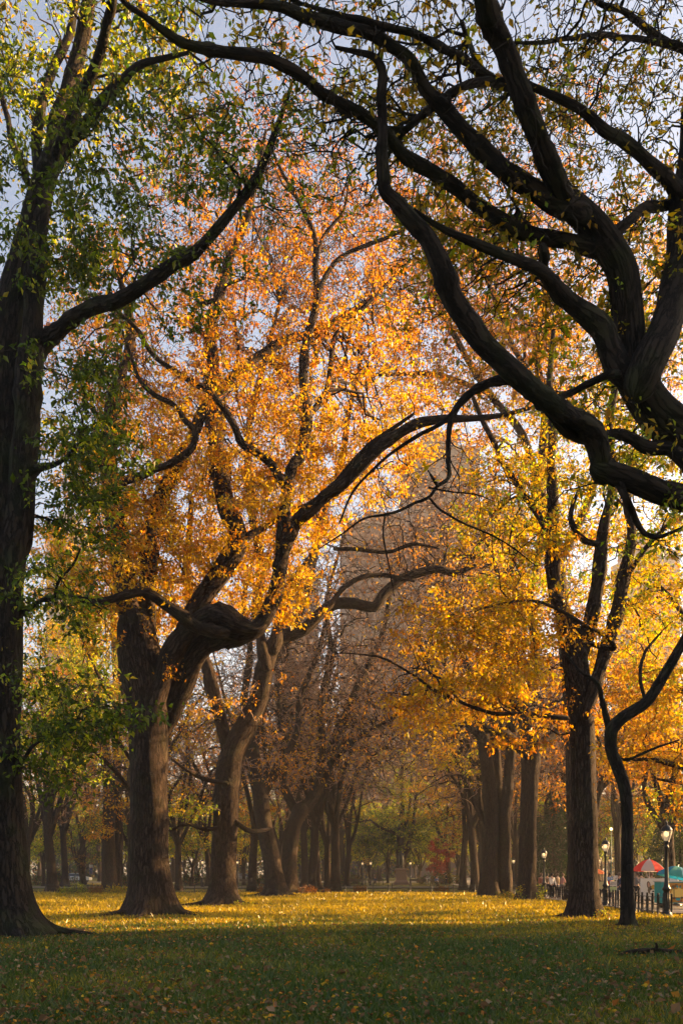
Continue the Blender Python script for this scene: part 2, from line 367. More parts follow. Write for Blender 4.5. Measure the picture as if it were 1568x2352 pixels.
def ground_material():
    m = bpy.data.materials.new('lawn_soil'); m.use_nodes = True; n = m.node_tree; L = n.links; b = n.nodes['Principled BSDF']
    b.inputs['Roughness'].default_value = .95; b.inputs['Specular IOR Level'].default_value = .1
    tc = n.nodes.new('ShaderNodeTexCoord')
    def noise(sc, det, lo, hi):
        z = n.nodes.new('ShaderNodeTexNoise'); z.inputs['Scale'].default_value = sc; z.inputs['Detail'].default_value = det; L.new(tc.outputs['Object'], z.inputs['Vector'])
        r = n.nodes.new('ShaderNodeMapRange'); r.inputs[1].default_value = lo; r.inputs[2].default_value = hi; L.new(z.outputs['Fac'], r.inputs[0]); return r.outputs[0], z
    def mix(f, a, c):
        x = n.nodes.new('ShaderNodeMix'); x.data_type = 'RGBA'; L.new(f, x.inputs[0])
        for s, v in ((6, a), (7, c)):
            if isinstance(v, tuple): x.inputs[s].default_value = (*v, 1)
            else: L.new(v, x.inputs[s])
        return x.outputs[2]
    f1, _ = noise(9, 6, .35, .65); f2, _ = noise(.35, 4, .45, .62); f3, z3 = noise(45, 4, .5, .62)
    c = mix(f1, (.045, .075, .014), (.075, .105, .018)); c = mix(f2, c, (.11, .10, .022)); c = mix(f3, c, (.13, .095, .03))
    L.new(c, b.inputs['Base Color'])
    bp = n.nodes.new('ShaderNodeBump'); bp.inputs['Strength'].default_value = .8; bp.inputs['Distance'].default_value = .03; L.new(z3.outputs['Fac'], bp.inputs['Height']); L.new(bp.outputs[0], b.inputs['Normal'])
    return m
xs = np.unique(np.concatenate([np.linspace(-900, 900, 25), np.linspace(-60, 60, 81)])); ys = np.unique(np.concatenate([np.linspace(-400, 1400, 25), np.linspace(0, 110, 90), [83, 233]]))
g = MB(); X, Y = np.meshgrid(xs, ys); near = np.exp(-((X/45)**2+((Y-45)/55)**2))
Z = gz(Y)+near*(.035*np.sin(X*.45+.3*Y)+.03*np.sin(Y*.33-X*.2))*(Y > 8)
nx = len(xs); i, j = np.meshgrid(np.arange(len(ys)-1), np.arange(nx-1), indexing='ij')
g.add(np.stack([X, Y, Z], -1).reshape(-1, 3), np.stack([i*nx+j, i*nx+j+1, (i+1)*nx+j+1, (i+1)*nx+j], -1).reshape(-1, 4))
LAWN = ground_material()
tag(g.build('lawn', LAWN), None, None, None, 'structure')
ASPH = mat('asphalt_path', (.115, .105, .10), .9, 0, 30, .3, .3)
px0 = lambda y: 12.9+.028*(y-34)
strip('path', lambda y: (px0(y), px0(y)+14), np.linspace(36, 230, 60), .05, ASPH)
strip('road', lambda y: (-160, 160), np.linspace(150, 162, 4), .06, ASPH)
strip('cross_path', lambda y: (-45, px0(y)-.5), np.linspace(108, 114, 4), .05, ASPH)

# ------------------------------------------------------------------ grass and fallen leaves (uncountable)
def scatter_xy(n, y0, y1, pw=1.0):
    u = rng.random(n); y = y0*(y1/y0)**(u**pw); hw = y*(CX/FX)*1.25+1.5; return (rng.random(n)*2-1)*hw, y
def gh(x, y):
    near = np.exp(-((x/45)**2+((y-45)/55)**2)); return gz(y)+near*(.035*np.sin(x*.45+.3*y)+.03*np.sin(y*.33-x*.2))*(y > 8)
def on_path(x, y): return (x > px0(y)-.3) & (y > 35)
b = MB()
x, y = scatter_xy(230000, 7.5, 84); ok = ~on_path(x, y); x, y = x[ok], y[ok]; n = len(x)
hh = (.05+.0013*y)*np.exp(rng.normal(0, .3, n)); wd = .006+.0007*y; an = rng.random(n)*6.28
side = np.stack([np.cos(an), np.sin(an), 0*an], -1)*wd[:, None]; bp_ = np.stack([x, y, gh(x, y)-.005], -1)
ln = rng.normal(0, .55, (n, 3))*hh[:, None]; ln[:, 2] = hh
V = np.stack([bp_-side, bp_+side, bp_+ln], 1).reshape(-1, 3)
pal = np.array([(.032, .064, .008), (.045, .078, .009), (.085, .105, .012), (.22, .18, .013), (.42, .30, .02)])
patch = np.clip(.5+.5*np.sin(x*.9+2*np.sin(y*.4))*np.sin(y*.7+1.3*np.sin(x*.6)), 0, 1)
ci = np.clip((patch*2.0+rng.random(n)*2.2+np.clip((y-21)/8, 0, 2.3)-.5*(y < 21)), 0, 4).astype(int); cc = pal[ci]*np.exp(rng.normal(0, .15, (n, 1)))  # farther blades shifted to gold: sunlight on the lawn put into their colour
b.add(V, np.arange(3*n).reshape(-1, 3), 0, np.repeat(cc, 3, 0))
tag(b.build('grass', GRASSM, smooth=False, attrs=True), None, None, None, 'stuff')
b = MB()
x, y = scatter_xy(36000, 7.5, 100, .92); x2, y2 = scatter_xy(34000, 21, 84, .8); x = np.r_[x, x2]; y = np.r_[y, y2]
for px_, d_, r_ in ((20, 23.3, 1.6), (348, 35.4, 2.0), (512, 49, 1.5), (1341, 33.2, 1.6), (1441, 27.4, .8), (634, 70, 1.8), (1209, 60, 1.6), (1140, 67, 2)):
    q_ = np.abs(rng.normal(0, 1, 420))*r_*.6+r_*.45; a_ = rng.random(420)*6.28; x = np.r_[x, (px_-CX)/FX*d_+q_*np.cos(a_)]; y = np.r_[y, d_+q_*np.sin(a_)]; ok = ~on_path(x, y) | (rng.random(len(x)) < .25)
pt = .5+.5*np.sin(x*.7+1.7*np.sin(y*.31))*np.sin(y*.53+x*.21); ok &= rng.random(len(x)) < .4+.6*pt
x, y = x[ok], y[ok]; n = len(x); sz = .062*np.exp(rng.normal(0, .35, n))+.0004*y; an = rng.random(n)*6.28
d = np.stack([np.cos(an), np.sin(an), rng.normal(.06, .14+.28*(y < 20), n)], -1); base = np.stack([x, y, gh(x, y)+.025+rng.random(n)*.035], -1)
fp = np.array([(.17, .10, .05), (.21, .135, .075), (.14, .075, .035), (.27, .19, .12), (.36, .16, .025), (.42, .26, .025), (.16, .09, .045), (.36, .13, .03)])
fc = np.where((rng.random(n) < np.clip((y-20)/10, 0, .75))[:, None], fp[rng.choice(8, n, p=(.08, .1, .05, .07, .3, .34, .02, .04))], fp[rng.choice(8, n, p=(.2, .17, .17, .1, .13, .06, .1, .07))])*np.exp(rng.normal(0, .2, (n, 1)))  # golder litter farther out, part real, part sunlit lawn put into the colour
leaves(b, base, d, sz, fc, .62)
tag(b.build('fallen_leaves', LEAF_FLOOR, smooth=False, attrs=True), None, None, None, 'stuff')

# ------------------------------------------------------------------ traced trees
# near left tree
L_limbs = [
 ([(22,2152),(14,2080),(5,1950),(0,1750),(3,1500),(4,1176),(14,900),(36,700),(58,600),(80,500),(96,430),(118,365)], [74,58,52,47,47,48,48,42,37,32,27,23], 0, 0),
 ([(10,1520),(22,1400),(38,1200),(58,1000),(70,850),(76,700),(88,560),(100,460)], [26,30,33,33,29,24,20,16], -.3, -.3),
 ([(82,810),(110,778),(150,745),(215,705),(265,690),(330,655),(400,605),(450,575),(520,500),(575,430),(605,375),(625,320),(650,255),(668,200)], [24,20,18,17,17,16,14,13,12,11,9,8,6,4], -.3, -5),
 ([(98,450),(62,415),(50,370),(27,325),(20,280),(0,205),(-10,120),(-5,0)], [11,9,8,8,7,6,5,4], 0, 2),
 ([(90,420),(85,320),(90,270),(105,200),(118,165),(160,75),(172,0),(180,-120)], [14,13,12,11,10,10,8,5], 0, 3),
 ([(110,390),(120,360),(135,270),(160,190),(185,100),(205,0),(230,-140)], [24,21,19,18,17,16,9], 0, 1),
 ([(120,375),(140,330),(190,215),(222,145),(245,50),(258,0),(270,-130)], [16,15,13,12,11,10,6], -.2, -3),
 ([(128,370),(160,330),(200,280),(240,225),(280,185),(320,150),(380,132),(435,120)], [15,14,13,12,11,9,6,4], 0, -4),
 ([(45,1412),(70,1395),(100,1376),(125,1369),(135,1334),(165,1301),(185,1260)], [9,7,5,4,3.5,3,2], 0, -2),
 ([(120,1370),(150,1368),(200,1374)], [4,3,2], -1, -2),
 ([(40,1760),(55,1744),(75,1714),(120,1689),(160,1660)], [6,5,4,3,2], 0, -2),
 ([(50,1110),(75,1085),(95,1072),(140,1060),(190,1010)], [16,13,10,5,3], 0, -1.5),
]
G1 = {'green': 6, 'lime': 1}; G2 = {'lime': 5, 'green': 2, 'olive': 2}
L_cl = [
 (90,620,150,120,26.5,2.5,90,G1,10,.15), (180,520,140,150,26,3,130,G1,9,.15), (60,330,120,200,27,3,130,{'green':4,'lime':2},9,.15),
 (120,100,200,160,28,4,210,G2,10,.15), (330,120,150,150,26,4,190,G2,10,.145), (420,180,130,100,24,3,110,{'green':3,'olive':2,'lime':2},9,.145),
 (270,330,120,100,25,3,75,G1,9,.145), (330,500,120,90,25,2,60,{'green':1},9,.15), (230,640,110,80,26,2,60,G1,9,.15),
 (530,420,120,120,23,3,60,{'green':1},9,.14), (450,620,140,70,24,2,35,{'green':1},9,.14), (640,330,90,120,22,3,50,G1,8,.13),
 (210,960,130,140,27,3,130,G1,10,.155), (240,920,60,60,26,2,40,G1,9,.155), (190,1150,120,120,27,3,105,{'green':5,'lime':1},10,.155), (220,1080,90,90,26,2,60,G1,9,.155),
 (130,1370,90,110,25.5,2,85,{'green':4,'lime':2},9,.15), (150,1620,110,100,26,2,75,{'green':4,'lime':2},10,.155), (190,1710,110,70,26,2,85,G1,10,.155), (230,1650,70,50,25,1.5,26,G1,10,.155), (100,1790,80,60,27,2,40,G1,8,.155),
 (10,1500,60,250,27,2,40,G1,8,.145),
]
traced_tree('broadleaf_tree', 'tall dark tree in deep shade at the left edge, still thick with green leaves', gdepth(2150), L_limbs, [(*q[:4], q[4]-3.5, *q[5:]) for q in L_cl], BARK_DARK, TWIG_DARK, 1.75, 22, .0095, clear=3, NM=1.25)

# near right tree, its trunk outside the frame
Rd = 13.0
R_limbs = [
 ([(1950,2480),(1935,2000),(1900,1700),(1840,1400),(1760,1180),(1660,1085),(1568,1000),(1509,947),(1474,897),(1449,842),(1444,777),(1439,702),(1429,627),(1404,575),(1359,515),(1314,470)], [110,95,90,88,80,58,50,46,44,42,38,36,35,34,33,30], 1.5, 0),
 ([(1800,1260),(1700,1190),(1620,1158),(1568,1140),(1509,1128),(1459,1104),(1410,1085),(1376,1073)], [62,48,38,32,27,25,26,26], 1.3, -.4),
 ([(1382,1085),(1378,1050),(1365,1003),(1330,970),(1300,955),(1260,925),(1215,885),(1150,830),(1090,765),(1040,690),(1019,627),(984,550),(949,510),(909,465),(884,440),(879,400),(876,350),(879,300),(876,225),(879,165),(859,130),(814,118),(770,108)], [26,26,27,26,26,26,26,26,25,25,24,21,19,18,17,16,14,12,11,10,8,5,4], -.4, -2.5),
 ([(1325,482),(1294,450),(1264,380),(1234,310),(1209,250),(1184,180),(1154,100),(1129,50),(1114,0),(1090,-120)], [26,25,24,24,24,25,26,26,26,20], 0, -2.5),
 ([(1330,490),(1274,465),(1209,425),(1159,390),(1109,345),(1064,300),(1019,250),(984,210),(959,170),(934,130),(884,95),(844,75),(784,60),(700,35),(640,15),(560,5),(490,0),(420,-20)], [28,25,22,20,19,18,17,16,15,15,14,14,14,13,11,10,8,6], 0, -3),
 ([(1400,577),(1364,572),(1309,555),(1234,540),(1184,525),(1134,495),(1084,460),(1044,425),(984,390),(934,360),(904,330),(884,300),(834,265),(784,238),(740,212),(700,175),(650,150),(600,130),(500,115),(425,100),(375,70),(330,35),(290,8),(265,-20)], [22,20,18,18,18,17,17,16,16,15,14,14,14,13,13,13,13,13,12,11,9,7,6,5], .6, -3.5),
 ([(1440,865),(1419,845),(1404,812),(1384,757),(1334,712),(1284,672),(1254,637),(1234,618),(1184,597),(1134,575),(1059,545),(999,515),(950,480)], [30,30,29,27,24,20,17,15,12,11,9,6,3], .1, -1.5),
 ([(1255,640),(1247,610),(1250,585),(1245,560)], [13,12,12,9], 0, 0),
 ([(1760,700),(1660,560),(1568,450),(1504,385),(1434,325),(1389,300),(1334,250),(1259,215),(1199,190),(1150,180)], [34,28,20,16,14,13,11,9,8,6], 1.5, -1.5),
 ([(1410,560),(1414,535),(1449,500),(1484,475),(1534,470),(1600,450)], [15,13,12,12,11,9], .1, 1),
 ([(1470,880),(1490,830),(1520,775),(1543,705),(1558,640),(1568,570),(1575,470),(1590,330),(1600,120)], [40,40,40,40,40,39,34,28,20], 0, 1),
 ([(1590,1085),(1568,1055),(1534,1029),(1484,1027),(1449,1007),(1414,997),(1374,1007),(1334,1005),(1294,985),(1262,945)], [18,17,16,15,14,13,13,13,14,16], .6, -.6),
 ([(1225,890),(1199,877),(1154,872),(1109,887),(1074,907),(1049,937),(1034,972),(1029,1007),(1029,1057),(1029,1097),(1004,1117),(984,1142),(949,1157),(919,1172),(884,1182),(834,1192),(784,1227),(730,1262)], [15,13,11,10,9,8,7,6.5,6,5,4.5,4,3.5,3.5,3,2.5,2,1.2], -.5, -1.6),
 ([(1006,1116),(996,1104),(988,1090)], [4,4,3], -1.2, -1.2),
 ([(984,1142),(1010,1170),(1060,1200),(1130,1230),(1180,1260),(1230,1300)], [3,3,2.5,2,1.5,1], -1.3, -1.5),
 ([(884,1182),(880,1230),(895,1310),(905,1370)], [2.5,2,1.5,1], -1.4, -1.5),
 ([(984,1120),(1040,1130),(1090,1135),(1130,1150)], [2.5,2,1.7,1], -1.3, -1.5),
 ([(1049,937),(1010,975),(960,1000),(900,1040),(860,1075),(810,1130),(780,1200)], [6,5,5,4,3.5,3,2], -.8, -1.6),
 ([(1640,150),(1568,110),(1534,100),(1484,90),(1429,85),(1384,78),(1349,80),(1284,90),(1234,97),(1169,97)], [14,11,9,7,6,6,5,5,4,3], 1, -1),
 ([(1560,108),(1534,98),(1484,65),(1434,25),(1384,10),(1340,-20)], [10,9,8,7,7,5], .8, 0),
 ([(1180,195),(1144,190),(1104,165),(1064,135),(1009,105),(949,75),(884,60),(834,45),(784,35),(700,10)], [13,12,11,10,10,9,9,8,7,4], -.5, -2),
 ([(1190,195),(1144,187),(1084,190),(1044,210),(1014,230),(974,260),(934,295)], [12,11,10,10,9,9,7], -.4, -1),
 ([(1430,860),(1404,859),(1359,877),(1309,902),(1259,920)], [10,9,8,8,8], .1, -.5),
 ([(1425,1115),(1434,1140),(1449,1167),(1464,1202),(1484,1227),(1519,1232),(1560,1215)], [10,9,8,7,6,5,4], 0, -.3),
 ([(1175,455),(1190,480),(1215,520),(1260,550)], [4,4,4,4], 0, 0),
 ([(1060,50),(1075,90),(1090,130),(1110,165)], [6,6,7,8], -1, -.5),
]
OL = {'olive': 6, 'gold': 1, 'lime': 1}
R_cl = [(1350,200,230,260,11.8,2,900,OL,.25,.09), (950,250,220,230,10.8,1.8,600,OL,.25,.09), (1200,560,260,170,11.8,1.5,450,OL,.25,.09), (650,180,220,160,10,1.5,260,OL,.2,.09),
 (1050,400,180,150,13,1.6,170,OL,8,.1), (1300,600,180,160,12.6,1.5,150,OL,8,.1), (1100,620,180,120,12.4,1.5,110,OL,8,.1), (1350,760,130,120,13,1.3,70,{'olive':4,'lime':2},8,.1),
 (1450,330,150,180,13,1.8,120,OL,7,.092), (1480,130,140,150,13,2,110,OL,7,.092), (1300,120,160,140,12,1.8,100,OL,7,.092), (1000,140,160,130,11.5,1.8,100,OL,8,.096), (760,120,160,120,11,1.6,70,OL,7,.096),
 (900,300,90,120,12,1.4,50,{'olive':2,'gold':3},8,.1), (540,90,160,80,10.5,1,40,{'olive':3,'lime':2,'gold':1},7,.096),
 (1500,620,110,150,13.5,1.5,65,OL,8,.1), (1540,880,80,160,14,1.5,55,{'olive':3,'lime':2},9,.1), (1320,930,120,80,12.6,1.3,40,{'olive':2,'lime':2},8,.096), (1480,1080,110,110,12.4,1.2,45,{'olive':2,'lime':3},8,.096), (1520,1230,80,70,12.2,1,35,{'lime':3,'green':1},8,.096),
 (900,480,110,110,12,1.2,35,OL,7,.1), (700,240,120,60,10.5,1,18,OL,6,.096), (1250,860,120,50,12.5,1,16,OL,7,.096),
 (960,1180,150,120,11.5,.8,16,{'gold':1},.4,.096), (1130,1240,110,90,11.5,.7,12,{'gold':1},.4,.096),
]
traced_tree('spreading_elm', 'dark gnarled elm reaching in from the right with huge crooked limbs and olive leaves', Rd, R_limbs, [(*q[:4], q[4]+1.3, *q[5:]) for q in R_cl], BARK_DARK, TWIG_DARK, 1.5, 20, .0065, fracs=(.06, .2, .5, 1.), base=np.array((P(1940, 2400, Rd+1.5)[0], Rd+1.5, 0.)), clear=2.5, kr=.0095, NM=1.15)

# the big elm left of the middle
A_limbs = [
 ([(350,2112),(348,2060),(343,1960),(342,1850),(341,1720),(338,1620),(330,1560),(320,1500),(312,1440)], [52,47,44,43,43,46,52,50,42], 0, .3),
 ([(345,1660),(372,1560),(395,1500),(430,1452),(470,1424),(515,1420),(556,1440),(595,1442),(615,1405)], [24,25,26,25,27,26,20,14,8], -.4, -.8),
 ([(366,1690),(392,1640),(408,1600),(432,1534),(465,1485),(505,1462),(545,1462),(590,1444),(620,1394),(638,1344),(648,1254),(655,1152),(662,1102)], [14,28,29,27,27,26,22,20,19,18,16,15,14], .7, -.5),
 ([(662,1108),(650,1107),(620,1062),(585,1037),(555,1017),(535,972),(505,927),(480,897),(450,882),(400,852),(360,822),(335,792),(320,762),(270,715),(220,690)], [10,10,10,9,9,9,8,8,7,7,6,6,5,4,3], -.5, -4),
 ([(661,1110),(675,1065),(690,1042),(705,967),(700,907),(696,852),(705,777),(720,727),(730,672),(724,620),(722,540),(690,470),(645,390),(620,330)], [14,13,13,13,12,11,10,10,9,7,6,5,4,3], -.5, 2),
 ([(729,680),(740,650),(762,610),(800,580),(850,560),(905,538),(960,500)], [7,6,6,5,5,4,2.5], .2, 1),
 ([(722,640),(735,560),(760,520),(790,480),(800,420)], [5,4.5,4,3,2], .5, 2),
 ([(706,955),(724,937),(750,897),(760,827),(772,767),(820,720),(880,660),(940,600)], [8,8,7,6,6,5,4,3], 0, 3),
 ([(640,1300),(672,1210),(705,1178),(745,1140),(784,1110),(834,1062),(884,1017),(949,977),(1009,964),(1084,960),(1134,956),(1184,946),(1240,930),(1310,910)], [15,16,16,15,15,15,14,12,10,8,6,5,3,1.5], -.5, -3),
 ([(745,1145),(800,1075),(850,1020),(900,985),(950,950)], [8,7,6,5,3], -1, -2.5),
 ([(510,1452),(450,1439),(410,1409),(360,1374),(325,1359),(250,1379),(200,1384),(150,1372),(100,1378)], [18,15,13,12,11,9,8,6,4], -.8, -4),
 ([(400,1500),(470,1370),(545,1245),(520,1160),(505,1090),(492,1000),(486,900),(490,830),(480,777),(500,687),(525,600),(560,520),(592,400),(610,300)], [24,24,23,22,21,19,17,15,14,12,10,8,6,3], 1, 5),
 ([(482,790),(460,760),(440,735),(455,700),(490,690),(520,655),(560,640)], [7,6,6,5,5,4,3], 2, 1),
 ([(335,1460),(340,1300),(352,1190),(400,1080),(440,1010),(470,930)], [24,20,18,18,14,10], 1, 3),
 ([(312,1450),(285,1330),(262,1180),(255,1110),(245,1020),(265,900),(300,780),(285,680),(260,560)], [34,26,23,22,19,14,11,8,4], .6, 5),
 ([(258,1130),(285,1105),(320,1095),(355,1078),(400,1060),(440,1030),(447,990),(425,965),(400,930),(360,910),(330,885),(315,860),(300,815),(280,760)], [14,11,10,8,8,8,7.5,7,6,6,5,4,4,3], -1, -2),
 ([(505,900),(540,860),(590,820),(660,780),(720,765),(800,720),(860,680)], [10,10,11,11,10,8,5], 3, 5),
 ([(540,1250),(600,1215),(640,1190),(700,1160)], [10,8,6,4], 1.5, 2),
]
GA = {'gold': 5, 'amber': 4}; AM = {'amber': 5, 'rust': 3, 'gold': 1}; RU = {'rust': 5, 'amber': 2}
A_cl = [(110,1260,80,90,36,3,120,GA,9,.148), (260,1390,150,60,34,2,130,GA,9,.148), (700,420,200,130,40,4,160,RU,5,.14), (430,420,170,120,40,4,110,RU,5,.14), (210,830,90,150,37,3,170,AM,8,.148), (190,1080,90,140,36,3,170,GA,9,.148), 
 (430,1290,220,90,35,3,620,GA,10,.148), (640,1230,150,110,35,3,380,GA,10,.148), (380,1130,200,110,36,3,520,GA,10,.148), (300,1240,150,110,35,3,300,{'gold':3,'amber':4},10,.148),
 (560,1060,180,120,36,3.5,420,GA,10,.148), (730,1090,160,120,35.5,2.6,270,GA,10,.148), (850,1020,140,90,34,2.4,170,GA,10,.148), (760,930,170,110,36.5,2.6,290,{'amber':5,'gold':2,'rust':1},10,.148),
 (420,920,210,120,37,4,460,{'amber':6,'gold':2,'rust':1},10,.148), (600,850,190,110,38,4,380,AM,9,.148), (820,820,180,110,38,3,250,AM,9,.148), (260,880,130,130,38,3,210,AM,9,.148),
 (380,720,200,110,39,4,260,{'amber':4,'rust':5},8,.148), (620,660,200,120,39,4,240,{'rust':4,'amber':1},8,.148), (870,660,170,120,39,3,190,{'amber':4,'rust':5},8,.148), (480,500,180,120,40,4,170,{'rust':1},6,.15), (720,480,170,120,40,4,170,{'rust':1},6,.15), (240,700,110,110,39,3,100,AM,8,.148),
 (640,1400,110,45,34,2,110,GA,9,.148), (340,1400,160,50,33.5,2,150,GA,9,.148), (300,1520,60,50,33.5,1.5,36,GA,8,.14), (430,1570,70,40,34,1.5,24,{'amber':1},7,.14), (960,960,90,50,33,2,70,GA,9,.148), (190,1350,90,60,33,2,80,GA,9,.148),
]
traced_tree('old_elm', 'massive old elm left of the middle with flared trunk, burly fork and golden crown', gdepth(2104), A_limbs, [(*q[:4], q[4]+3.2, q[5]*2.4, *q[6:]) for q in A_cl], BARK, TWIG, 1.9, 20, .0105, fracs=(.02, .1, .35, 1.), clear=4, NM=1.7)

# the elm behind it, its arm arching over the lawn
B_limbs = [
 ([(512,2083),(512,2040),(514,1960),(519,1880),(523,1800),(530,1745),(548,1700),(572,1655),(595,1604),(610,1529),(628,1484),(650,1464),(700,1444),(725,1419),(765,1389),(810,1386),(859,1394),(884,1362),(924,1329),(969,1314),(1009,1307),(1044,1317),(1090,1300)], [33,30,29,29,29,29,27,24,22,20,17,15,14,13,13,12,12,11,10,9,7,5], 0, 4),
 ([(524,1800),(524,1740),(512,1680),(500,1629),(488,1579),(478,1540),(455,1480),(440,1400),(430,1300),(440,1150)], [18,18,17,16,15,14,12,10,6], .2, 4),
 ([(628,1490),(640,1440),(655,1380),(680,1330),(720,1270),(740,1180),(780,1080),(800,950),(830,820)], [16,13,12,11,10,9,8,6,4], 0, 4),
 ([(700,1446),(750,1400),(784,1355),(834,1325),(884,1322),(950,1335)], [8,7,6,6,5,3], 1, 3),
 ([(612,1530),(600,1480),(590,1400),(600,1300),(580,1180),(570,1000),(600,860),(640,700)], [14,13,12,11,10,9,7,4], 1, 5),
 ([(770,1260),(830,1262),(890,1268),(950,1250),(1010,1260)], [5,5,5,4,2], 1, 2),
 ([(520,1800),(470,1790),(430,1770),(395,1745)], [6,5,4,3], 0, -1), ([(520,1900),(470,1905),(430,1895),(390,1908)], [6,5,4,3], 0, -1), ([(530,1880),(575,1910),(620,1905)], [7,6,4], 0, 1),
]
B_cl = [(560,400,260,190,56,4,420,{'rust':1},.8,.16), (800,560,200,170,56,4,260,{'rust':1},1,.16), (500,1000,220,200,53,4,160,AM,8,.19), (700,800,220,220,54,4,260,AM,8,.19), (600,550,230,170,55,5,200,RU,7,.18), (450,380,180,130,55,4,90,{'rust':3,'brown':1},4,.18), (780,560,200,170,54,5,190,{'rust':3,'amber':2},7,.18),
 (880,1300,140,60,53,3,80,{'amber':1},1.5,.16), (720,1350,90,70,52,3,60,GA,4,.17), (470,1650,70,70,49,2,40,GA,4,.17), (930,1220,140,130,54,3,420,{'amber':1},.35,.16), (450,1860,60,60,49,1.5,40,{'lime':2,'gold':1},6,.17), (620,1620,60,80,50,2,40,{'amber':1},2,.16)]
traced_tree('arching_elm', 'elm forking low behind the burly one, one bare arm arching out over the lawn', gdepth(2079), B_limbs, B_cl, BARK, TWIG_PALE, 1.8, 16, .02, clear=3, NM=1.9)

# tree with one big trunk on the right, and its slim neighbour
F_limbs = [
 ([(1341,2116),(1340,2080),(1341,2000),(1341,1900),(1340,1800),(1338,1704),(1331,1604),(1320,1520),(1308,1440)], [36,33,31,30,29,28,29,29,22], 0, 0),
 ([(1312,1460),(1297,1415),(1274,1354),(1268,1254),(1269,1152),(1266,1052),(1269,977),(1262,880),(1270,760)], [20,18,17,16,13,11,10,8,5], 0, 3),
 ([(1325,1530),(1342,1470),(1355,1420),(1370,1354),(1380,1279),(1388,1200),(1410,1100),(1400,980),(1420,860)], [18,18,17,17,15,13,11,8,5], 0, -1),
 ([(1345,1640),(1362,1590),(1374,1554),(1394,1479),(1420,1394),(1437,1304),(1450,1230),(1440,1130),(1470,1020)], [15,15,15,16,16,15,12,9,5], -.5, 1),
 ([(1262,1230),(1240,1190),(1224,1167),(1184,1107),(1154,1062),(1129,1007),(1109,967),(1080,900)], [8,8,8,8,7.5,7,6,4], 1, 4),
 ([(1300,1650),(1200,1640),(1140,1640),(1084,1624),(1030,1600),(994,1584),(954,1554),(884,1514),(834,1504),(780,1500)], [6,5,5,4.5,4,4,3,2.5,2,1.5], -1, -5),
 ([(1360,1480),(1410,1490),(1390,1460),(1350,1440),(1260,1390),(1190,1380),(1100,1400)], [6,6,5,5,4,3,2], -1.3, -4),
 ([(1385,1250),(1340,1240),(1310,1190),(1330,1120)], [8,8,7,4], -1, -1), ([(1440,1320),(1490,1250),(1530,1210),(1580,1180)], [7,6,5,3], 0, 0),
]
YG = {'gold': 6, 'lime': 2, 'amber': 1}
F_cl = [(1540,1150,80,140,35,2,130,{'gold':3,'lime':3},9,.15), (1180,1130,150,110,34,3,320,YG,9,.15), (1330,1060,150,130,34.5,3,330,{'gold':4,'lime':2},9,.15), (1270,1270,150,100,33,3,240,YG,9,.15), (1110,1260,120,90,33,3,120,YG,9,.15), (1470,1300,120,140,33.5,3,240,{'gold':5,'lime':3},9,.15), (1420,1150,120,110,34,3,200,{'gold':4,'lime':3},9,.15),
 (1110,1480,140,60,31,2.5,230,{'gold':5,'amber':2},10,.15), (1000,1450,110,45,30,2,80,{'amber':2,'gold':3},9,.15), (1080,1600,150,45,30.5,2.5,220,GA,10,.15), (1200,1540,110,60,32,2,150,GA,10,.15), (1220,1400,130,50,32,2,130,GA,9,.15), (950,1640,80,40,30,2,60,{'amber':2,'gold':2},9,.15),
 (1340,1650,80,40,32.5,1,60,{'amber':3,'gold':1},8,.15), (1180,1700,80,35,31,2,50,{'amber':3,'gold':1},8,.15), (1330,1500,90,70,32.5,1.5,110,GA,8,.15), (1430,1450,70,80,33,2,100,YG,8,.15), (1540,1420,70,120,34,2,100,{'gold':3,'lime':2},9,.15)]
traced_tree('straight_elm', 'elm with a straight furrowed trunk on the right, forking high into a bright yellow crown', gdepth(2110), F_limbs, [(*q[:4], q[4]+1.5, q[5]*2.1, *q[6:]) for q in F_cl], BARK, TWIG, 1.8, 18, .009, fracs=(.02, .1, .35, 1.), clear=3.5, NM=1.3)
G_limbs = [
 ([(1441,2136),(1441,2100),(1440,2040),(1440,1960),(1440,1870),(1434,1810),(1419,1765),(1404,1725),(1402,1690),(1410,1668),(1434,1645),(1484,1612),(1519,1560),(1554,1500),(1580,1450),(1620,1340),(1640,1200)], [19,16,14,14,13,13.5,14,14,15,15,14,13,12,11,10,8,5], 0, -2),
 ([(1400,1690),(1394,1660),(1382,1610),(1372,1570),(1330,1540),(1300,1500)], [7,7,6,5,4,2], -.1, -1),
 ([(1405,1735),(1440,1745),(1500,1720),(1560,1700)], [4,3.5,3,2], 0, -1), ([(1484,1615),(1470,1560),(1480,1500),(1520,1450)], [5,4,4,2], 0, 1),
]
G_cl = [(1500,1560,70,60,28,1.5,26,{'gold':2,'amber':2},6,.13), (1450,1720,60,40,27.5,1,24,{'amber':2,'gold':1},6,.13), (1600,1300,120,150,27,3,80,YG,7,.13), (1470,1850,20,50,28,.4,8,{'amber':1},5,.12)]
traced_tree('slender_tree', 'slim dark S-curved tree leaning right beside the straight furrowed trunk', gdepth(2130), G_limbs, G_cl, BARK_DARK, TWIG_DARK, 1.9, 14, .007, clear=3)

